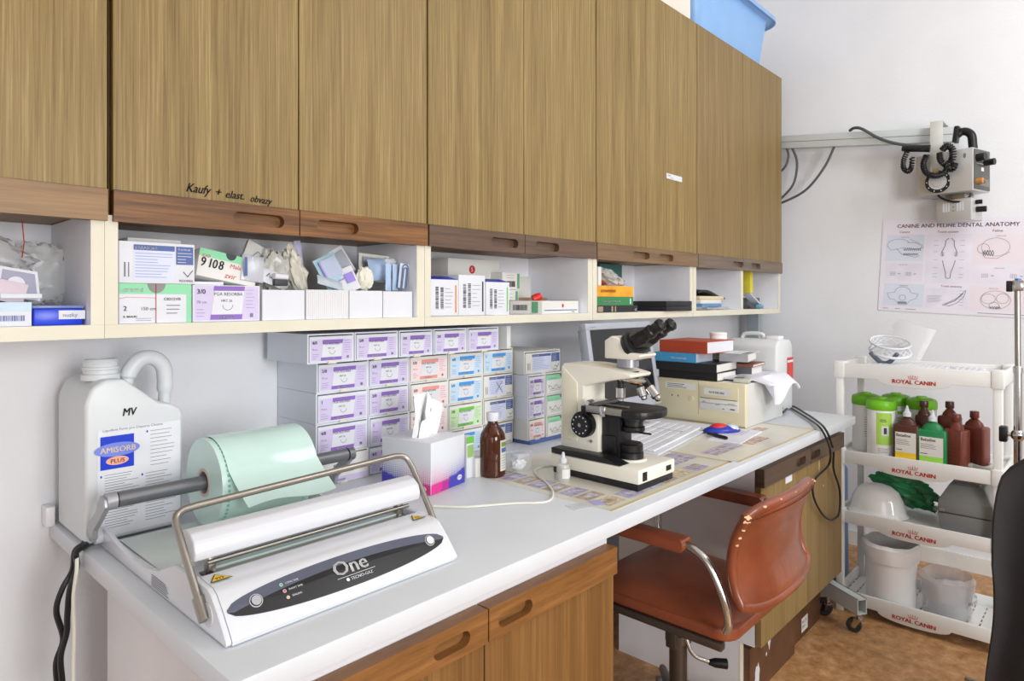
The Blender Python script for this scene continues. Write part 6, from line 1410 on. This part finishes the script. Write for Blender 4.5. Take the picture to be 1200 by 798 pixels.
MB(rot2).box(.02, .12, -.05, .05, za, zb_ - .0005, steel, .004).build('mount', t2, W=True)
m = MB().tube(catmull([PX(u, v, 4.365) for u, v in ((1099, 228), (1103, 232), (1115, 236), (1128, 236), (1136, 231), (1138, 226))], 6), .006, black, 8); single(m, 'black_cable', 'black cable sagging between the two control boxes', 'cable')
# handpiece and coiled leads
h0, h1 = PX(1057, 174, 4.295), PX(1090, 174, 4.305)
single(MB().tube([h0, h0 + (h1 - h0) * .1, h1], [.014, .019, .021], black, 16), 'handpiece', 'black cylindrical handpiece lying across the top of the silver box', 'handpiece')
def coil(path, r, wr, turns, name, lab):
    P = catmull(path, 14); n = len(P); pts = []; up = None; tot = n - 1; per = 12; N_ = turns * per
    for k in range(N_ + 1):
        f = k / N_ * tot; i = min(int(f), tot - 1); p = P[i].lerp(P[i + 1], f - i); tg = (P[min(i + 1, tot)] - P[max(i - 1, 0)]).normalized()
        if up is None: up = Vector((1, 0, 0))
        u_ = (up - tg * up.dot(tg)).normalized(); up = u_; w_ = tg.cross(u_); g = 2 * PI * k / per
        pts.append(p + (u_ * math.cos(g) + w_ * math.sin(g)) * r)
    single(MB().tube(pts, wr, black, 6), name, lab, 'cable')
V = lambda u, v, X: PX(u, v, X)
coil([V(1063, 178, 4.29), V(1059, 188, 4.28), V(1059, 197, 4.28), V(1064, 201, 4.28), V(1068, 196, 4.29), V(1069, 184, 4.29)], .011, .0042, 20, 'coiled_lead', 'short coiled black lead hanging left of the silver box')
coil([V(1086, 181, 4.29), V(1082, 192, 4.29), V(1085, 202, 4.28), V(1094, 206, 4.28), V(1104, 204, 4.28), V(1110, 196, 4.27), V(1102, 188, 4.27), V(1101, 179, 4.27)], .012, .0045, 34, 'coiled_lead', 'coiled black lead looping in front of the metal strap')
coil([V(1104, 176, 4.29), V(1110, 171, 4.28), V(1116, 175, 4.28), V(1116, 186, 4.28), V(1110, 195, 4.28), V(1116, 198, 4.27), V(1119, 192, 4.28)], .014, .005, 24, 'coiled_lead', 'thick coiled black lead bunched right of the metal strap')
m = MB().tube(catmull([V(1119, 160, 4.425), V(1129, 154, 4.43), V(1138, 158, 4.42), V(1140, 170, 4.42), V(1141, 180, 4.42)], 8), .022, black, 12); single(m, 'cable_bundle', 'thick black cable bundle bending from the arm end to the box', 'cable')
# ---------------------------------------------------------------- poster
t = thing('poster', 'canine and feline dental anatomy poster in lilac and blue on the right wall', 'poster', (RX, .85, 1.5))
PXx = RX - .003; a = PX(1035, 260, PXx)
Rp = Matrix.Translation((PXx, a.y, a.z + .01)) @ Matrix.Rotation(math.radians(3.0), 4, 'X') @ Matrix.Scale(.925, 4)
pw, ph = .90, .60
pm = mat('poster paper', (234, 230, 240), .35, var=.01); pb1 = mat('pale blue panel', (218, 224, 238), .4, var=.01); pb2 = mat('pale pink panel', (236, 226, 234), .4, var=.01); pb3 = mat('pale lilac panel', (231, 227, 240), .4); dr = mat('dark red title', (150, 50, 70), .5); pen = mat('drawing line', (130, 128, 145), .5)
def PP_(x, y, l=0): return Rp @ Vector((-l, -x, y))
m = MB(); m.fo = PP_(0, 0); m.fx = PP_(1, 0) - PP_(0, 0); m.fy = PP_(0, 1) - PP_(0, 0); m.fn = m.fx.cross(m.fy)
vs = [PP_(0, 0), PP_(pw, 0), PP_(pw, -ph), PP_(0, -ph)] + [PP_(0, 0, .0012), PP_(pw, 0, .0012), PP_(pw, -ph, .0012), PP_(0, -ph, .0012)]
m.add(vs, [(0, 1, 2, 3), (7, 6, 5, 4), (0, 4, 5, 1), (1, 5, 6, 2), (2, 6, 7, 3), (3, 7, 4, 0)], pm)
L = .0018
m.rect(.03, .245, -.27, -.10, pb1, L); m.rect(.035, .245, -.40, -.285, pb3, L); m.rect(.03, .26, -.565, -.42, pb1, L)
m.rect(.26, .50, -.41, -.10, pb3, L); m.rect(.27, .50, -.565, -.44, pb3, L); m.rect(.51, .86, -.28, -.10, pb2, L); m.rect(.51, .86, -.40, -.295, pb3, L); m.rect(.51, .86, -.565, -.42, pb2, L)
m.txt('CANINE AND FELINE DENTAL ANATOMY',   .085, -.054, .0345, dr, .0024, sx=1.0, bold=.0008)
m.txt('Canine', .10, -.088, .022, dr, .0024); m.txt('Tooth system', .315, -.090, .020, dr, .0024); m.txt('Feline', .60, -.088, .022, dr, .0024); m.txt('Tooth anatomy', .35, -.432, .018, dr, .0024)
for x_, y_ in ((.11, -.118), (.11, -.298), (.12, -.434), (.62, -.115), (.62, -.31), (.6, -.434)): m.txt('Lateral view', x_, y_, .010, dr, .0024)
def el(cx, cy, rx_, ry_, a0=0, a1=360, n=26, w=.002): m.line([(cx + rx_ * math.cos(math.radians(a0 + (a1 - a0) * k / n)), cy + ry_ * math.sin(math.radians(a0 + (a1 - a0) * k / n))) for k in range(n + 1)], w, pen, .0026)
def teeth(x0_, x1_, y_, h_, n): m.line([p for k in range(n) for p in ((x0_ + (x1_ - x0_) * k / n, y_), (x0_ + (x1_ - x0_) * (k + .5) / n, y_ - h_))], .0025, ink, .0026)
# skull side views
el(.10, -.165, .065, .038, 20, 200); el(.17, -.18, .06, .03, -20, 110); m.line([(.165, -.128), (.235, -.165), (.24, -.185), (.20, -.19), (.13, -.182), (.06, -.20), (.035, -.175)], .002, pen, .0026); m.line([(.09, -.19), (.12, -.225), (.20, -.245), (.225, -.235)], .0024, pen, .0026); teeth(.13, .235, -.188, .014, 9); teeth(.13, .22, -.232, -.012, 8)
el(.62, -.18, .07, .055); el(.56, -.19, .03, .03); teeth(.555, .62, -.20, .018, 5); m.line([(.555, -.215), (.57, -.245), (.63, -.25), (.69, -.21)], .0024, pen, .0026); teeth(.56, .62, -.232, -.014, 5)
# arches
for s_ in (-1, 1):
    m.line([(.385 + s_ * .008, -.125), (.385 + s_ * .022, -.14), (.385 + s_ * .024, -.17), (.385 + s_ * .04, -.21), (.385 + s_ * .034, -.235)], .004, pen, .0026)
    m.line([(.385 + s_ * .034, -.265), (.385 + s_ * .026, -.30), (.385 + s_ * .014, -.34), (.385 + s_ * .012, -.372), (.385, -.378)], .004, pen, .0026); el(.385 + s_ * .036, -.225, .008, .012)
for y_ in (-.14, -.17, -.21, -.26, -.31, -.35, -.37): m.rect(.30, .325, y_, y_ + .0015, pen, .0026); m.rect(.44, .465, y_, y_ + .0015, pen, .0026)
# skull front views
el(.14, -.475, .045, .035, 0, 180); m.line([(.095, -.475), (.05, -.485), (.065, -.52), (.095, -.525), (.12, -.555), (.165, -.555), (.185, -.525), (.215, -.515), (.23, -.485), (.185, -.475)], .002, pen, .0026); teeth(.115, .17, -.535, .016, 6); el(.14, -.51, .018, .018)
el(.60, -.495, .035, .03); el(.67, -.49, .03, .03); el(.63, -.535, .025, .02); teeth(.61, .67, -.54, .012, 5); el(.635, -.50, .075, .055)
# tooth anatomy
m.line([(.365, -.545), (.40, -.55), (.44, -.53), (.475, -.49), (.485, -.45)], .003, pen, .0026); m.line([(.365, -.545), (.40, -.525), (.44, -.50), (.465, -.47), (.48, -.45)], .003, pen, .0026); m.line([(.38, -.542), (.43, -.515), (.47, -.47)], .0045, pen, .0026)
for k in range(6): m.rect(.28, .36 - .008 * (k % 3), -.49 - .008 * k, -.4885 - .008 * k, pen, .0026); m.rect(.45, .475, -.45 - .018 * k - .003, -.4485 - .018 * k - .003, pen, .0026)
for xx in (.06, .15, .56, .70):
    for r_ in range(3): m.rect(xx, xx + .03, -.345 - .01 * r_, -.3435 - .01 * r_, pen, .0026)
    for c_ in range(4): m.rect(xx + .01 * c_, xx + .01 * c_ + .0012, -.366, -.343, pen, .0026)
    m.rect(xx + .045, xx + .06, -.356, -.352, pen, .0026)
for x0_, x1_ in ((.03, .06), (.10, .13), (.16, .22), (.55, .8)): m.rect(x0_, x1_, -.585, -.582, pen, .0026)
m.build('print_sheet', t, W=True)
# ---------------------------------------------------------------- blue tub on the cabinets
tb = mat('light blue plastic', (140, 184, 234), .35, var=.015, sss=.1)
ux0, ux1 = X_(812, 1.70), X_(893, 1.675)
bt = [rrect(ux0, ux1, 1.672, 1.97, .05), None]
t = thing('plastic_tub', 'light blue plastic tub with flared rim on top of the rightmost cabinets', 'tub', ((ux0 + ux1) / 2, 1.82, ZT + .001))
def rr3(e, z, r): return [Vector((p[0], p[1], z)) for p in rrect(ux0 - e, ux1 + e, 1.672 - e * .55, 1.965 + e * .04, r + e * .3, 6)]
def loft(m, rings, mt, cap0=True, cap1=False):
    n = len(rings[0]); vs = [v for r in rings for v in r]; fs = []
    for i in range(len(rings) - 1):
        for j in range(n): fs.append((i * n + j, i * n + (j + 1) % n, (i + 1) * n + (j + 1) % n, (i + 1) * n + j))
    if cap0: fs.append(tuple(range(n - 1, -1, -1)))
    if cap1: fs.append(tuple((len(rings) - 1) * n + j for j in range(n)))
    return m.add(vs, fs, mt)
zb5 = ZT + .002
m = MB(); loft(m, [rr3(-.02, zb5, .05), rr3(0.0, zb5 + .02, .06), rr3(.05, zb5 + .27, .07), rr3(.056, zb5 + .285, .07), rr3(.115, zb5 + .295, .09), rr3(.125, zb5 + .285, .09), rr3(.135, zb5 + .285, .09), rr3(.13, zb5 + .312, .09), rr3(.06, zb5 + .315, .07), rr3(.044, zb5 + .29, .07), rr3(-.005, zb5 + .03, .06), rr3(-.02, zb5 + .02, .05)], tb); 
m.build('tub_body', t, W=True)
m = MB(); vx0, vx1 = X_(776, 1.68), X_(808.5, 1.68); m.prism(rrect(vx0 - .25, vx1, ZT + .001, ZT + .26, .04), 'y', 1.675, 1.95, mat('cream plastic', (226, 220, 208), .45), .012, 3); single(m, 'cream_box', 'cream rounded plastic box on the cabinets left of the blue tub', 'box')
# ---------------------------------------------------------------- drip stand and dark garment at the right
X0 = 3.00
t = thing('drip_stand', 'chrome drip stand pole with black clamp at the right picture edge', 'stand', (X0, PX(1192, 400, X0).y, 0))
Yp = PX(1193, 400, X0).y; zt5 = PX(1193, 338, X0).z; zj = PX(1193, 433, X0).z; zc5 = PX(1193, 510, X0).z
MB().cyl((X0, Yp, .10), (X0, Yp, zj), .0135, chrome, 20).build('lower_pole', t, W=True)
MB().cyl((X0, Yp, zj), (X0, Yp + .002, zt5), .0095, steel, 18).lathe([(0, 0), (.0155, 0), (.0155, .02), (.012, .024), (0, .024)], chrome, (X0, Yp, zj - .012), 20).build('upper_pole', t, W=True)
m = MB().box(X0 - .016, X0 + .016, Yp - .018, Yp + .016, zt5 - .01, zt5 + .03, chrome, .004).box(X0 - .012, X0 + .012, Yp + .016, Yp + .034, zt5 - .012, zt5 + .028, black, .003).cyl((X0, Yp, zt5 + .03), (X0, Yp, zt5 + .036), .010, mat('blue insert', (70, 120, 190), .4), 14); m.build('top_clamp', t, W=True)
m = MB(); crumple(m, (X0, Yp, zc5), (.022, .022, .024), chrome, 0, 1); m.build('joint', t, W=True)
MB().cyl((X0, Yp, zc5), (X0, Yp + .03, zc5), .008, chrome, 12).box(X0 - .020, X0 + .020, Yp + .03, Yp + .055, zc5 - .028, zc5 + .028, black, .005).build('clamp_knob', t, W=True)
for k in range(5):
    g = 2 * PI * k / 5 - .25; e = (X0 + .20 * math.cos(g), Yp + .20 * math.sin(g), .062)
    MB().tube([(X0, Yp, .11), e], .013, chrome, 10).cyl((e[0], e[1], .05), (e[0], e[1], .075), .008, chrome, 10).cyl((e[0] - .01, e[1], .0265), (e[0] + .01, e[1], .0265), .026, black, 18).build('foot', t, W=True)
gm = mat('black coated cloth', (38, 39, 43), .55, var=.12, scale=5, bump=.25, bscale=30)
XG = 2.62
yt0 = PX(1176, 545, XG).y; yl0 = PX(1158, 780, XG).y
def gf_(u, v):     # u: left to right, v: top to bottom
    z = 1.085 - v * .99; yl = .258 + .058 * min(1, v * 2.5) ** .7 + .014 * v + .012 * math.sin(v * 9) ; yr = -.32
    if v < .12: yl -= (.12 - v) * (.12 - v) * 5.5
    y = yl + (yr - yl) * u
    x = XG + .028 * math.sin(u * 16 + v * 1.5) * (.4 + v) + .05 * (1 - v) * 0 + .05 * u
    return (x, y, z)
m = MB().grid(gf_, 44, 30, gm, .016); t = thing('protective_apron', 'black coated protective apron hanging at the right picture edge', 'apron', (XG, 0, .09)); m.build('apron_cloth', t, W=True)
m = MB(); m.tube([Vector(gf_(.035, k / 30)) + Vector((-.012, 0, 0)) for k in range(31)], .004, mat('black seam', (20, 20, 22), .6), 6); m.build('edge_seam', t, W=True)
m = MB().tube([(XG + .03, .2, 1.075), (XG + .06, -.34, 1.075)], .012, steel, 12).tube([(XG + .06, -.30, 1.075), (XG + .06, -.30, .03)], .014, steel, 12).box(XG - .14, XG + .26, -.36, -.24, 0.001, .03, dark_mat, .005); m.build('hanger_rail', t, W=True)
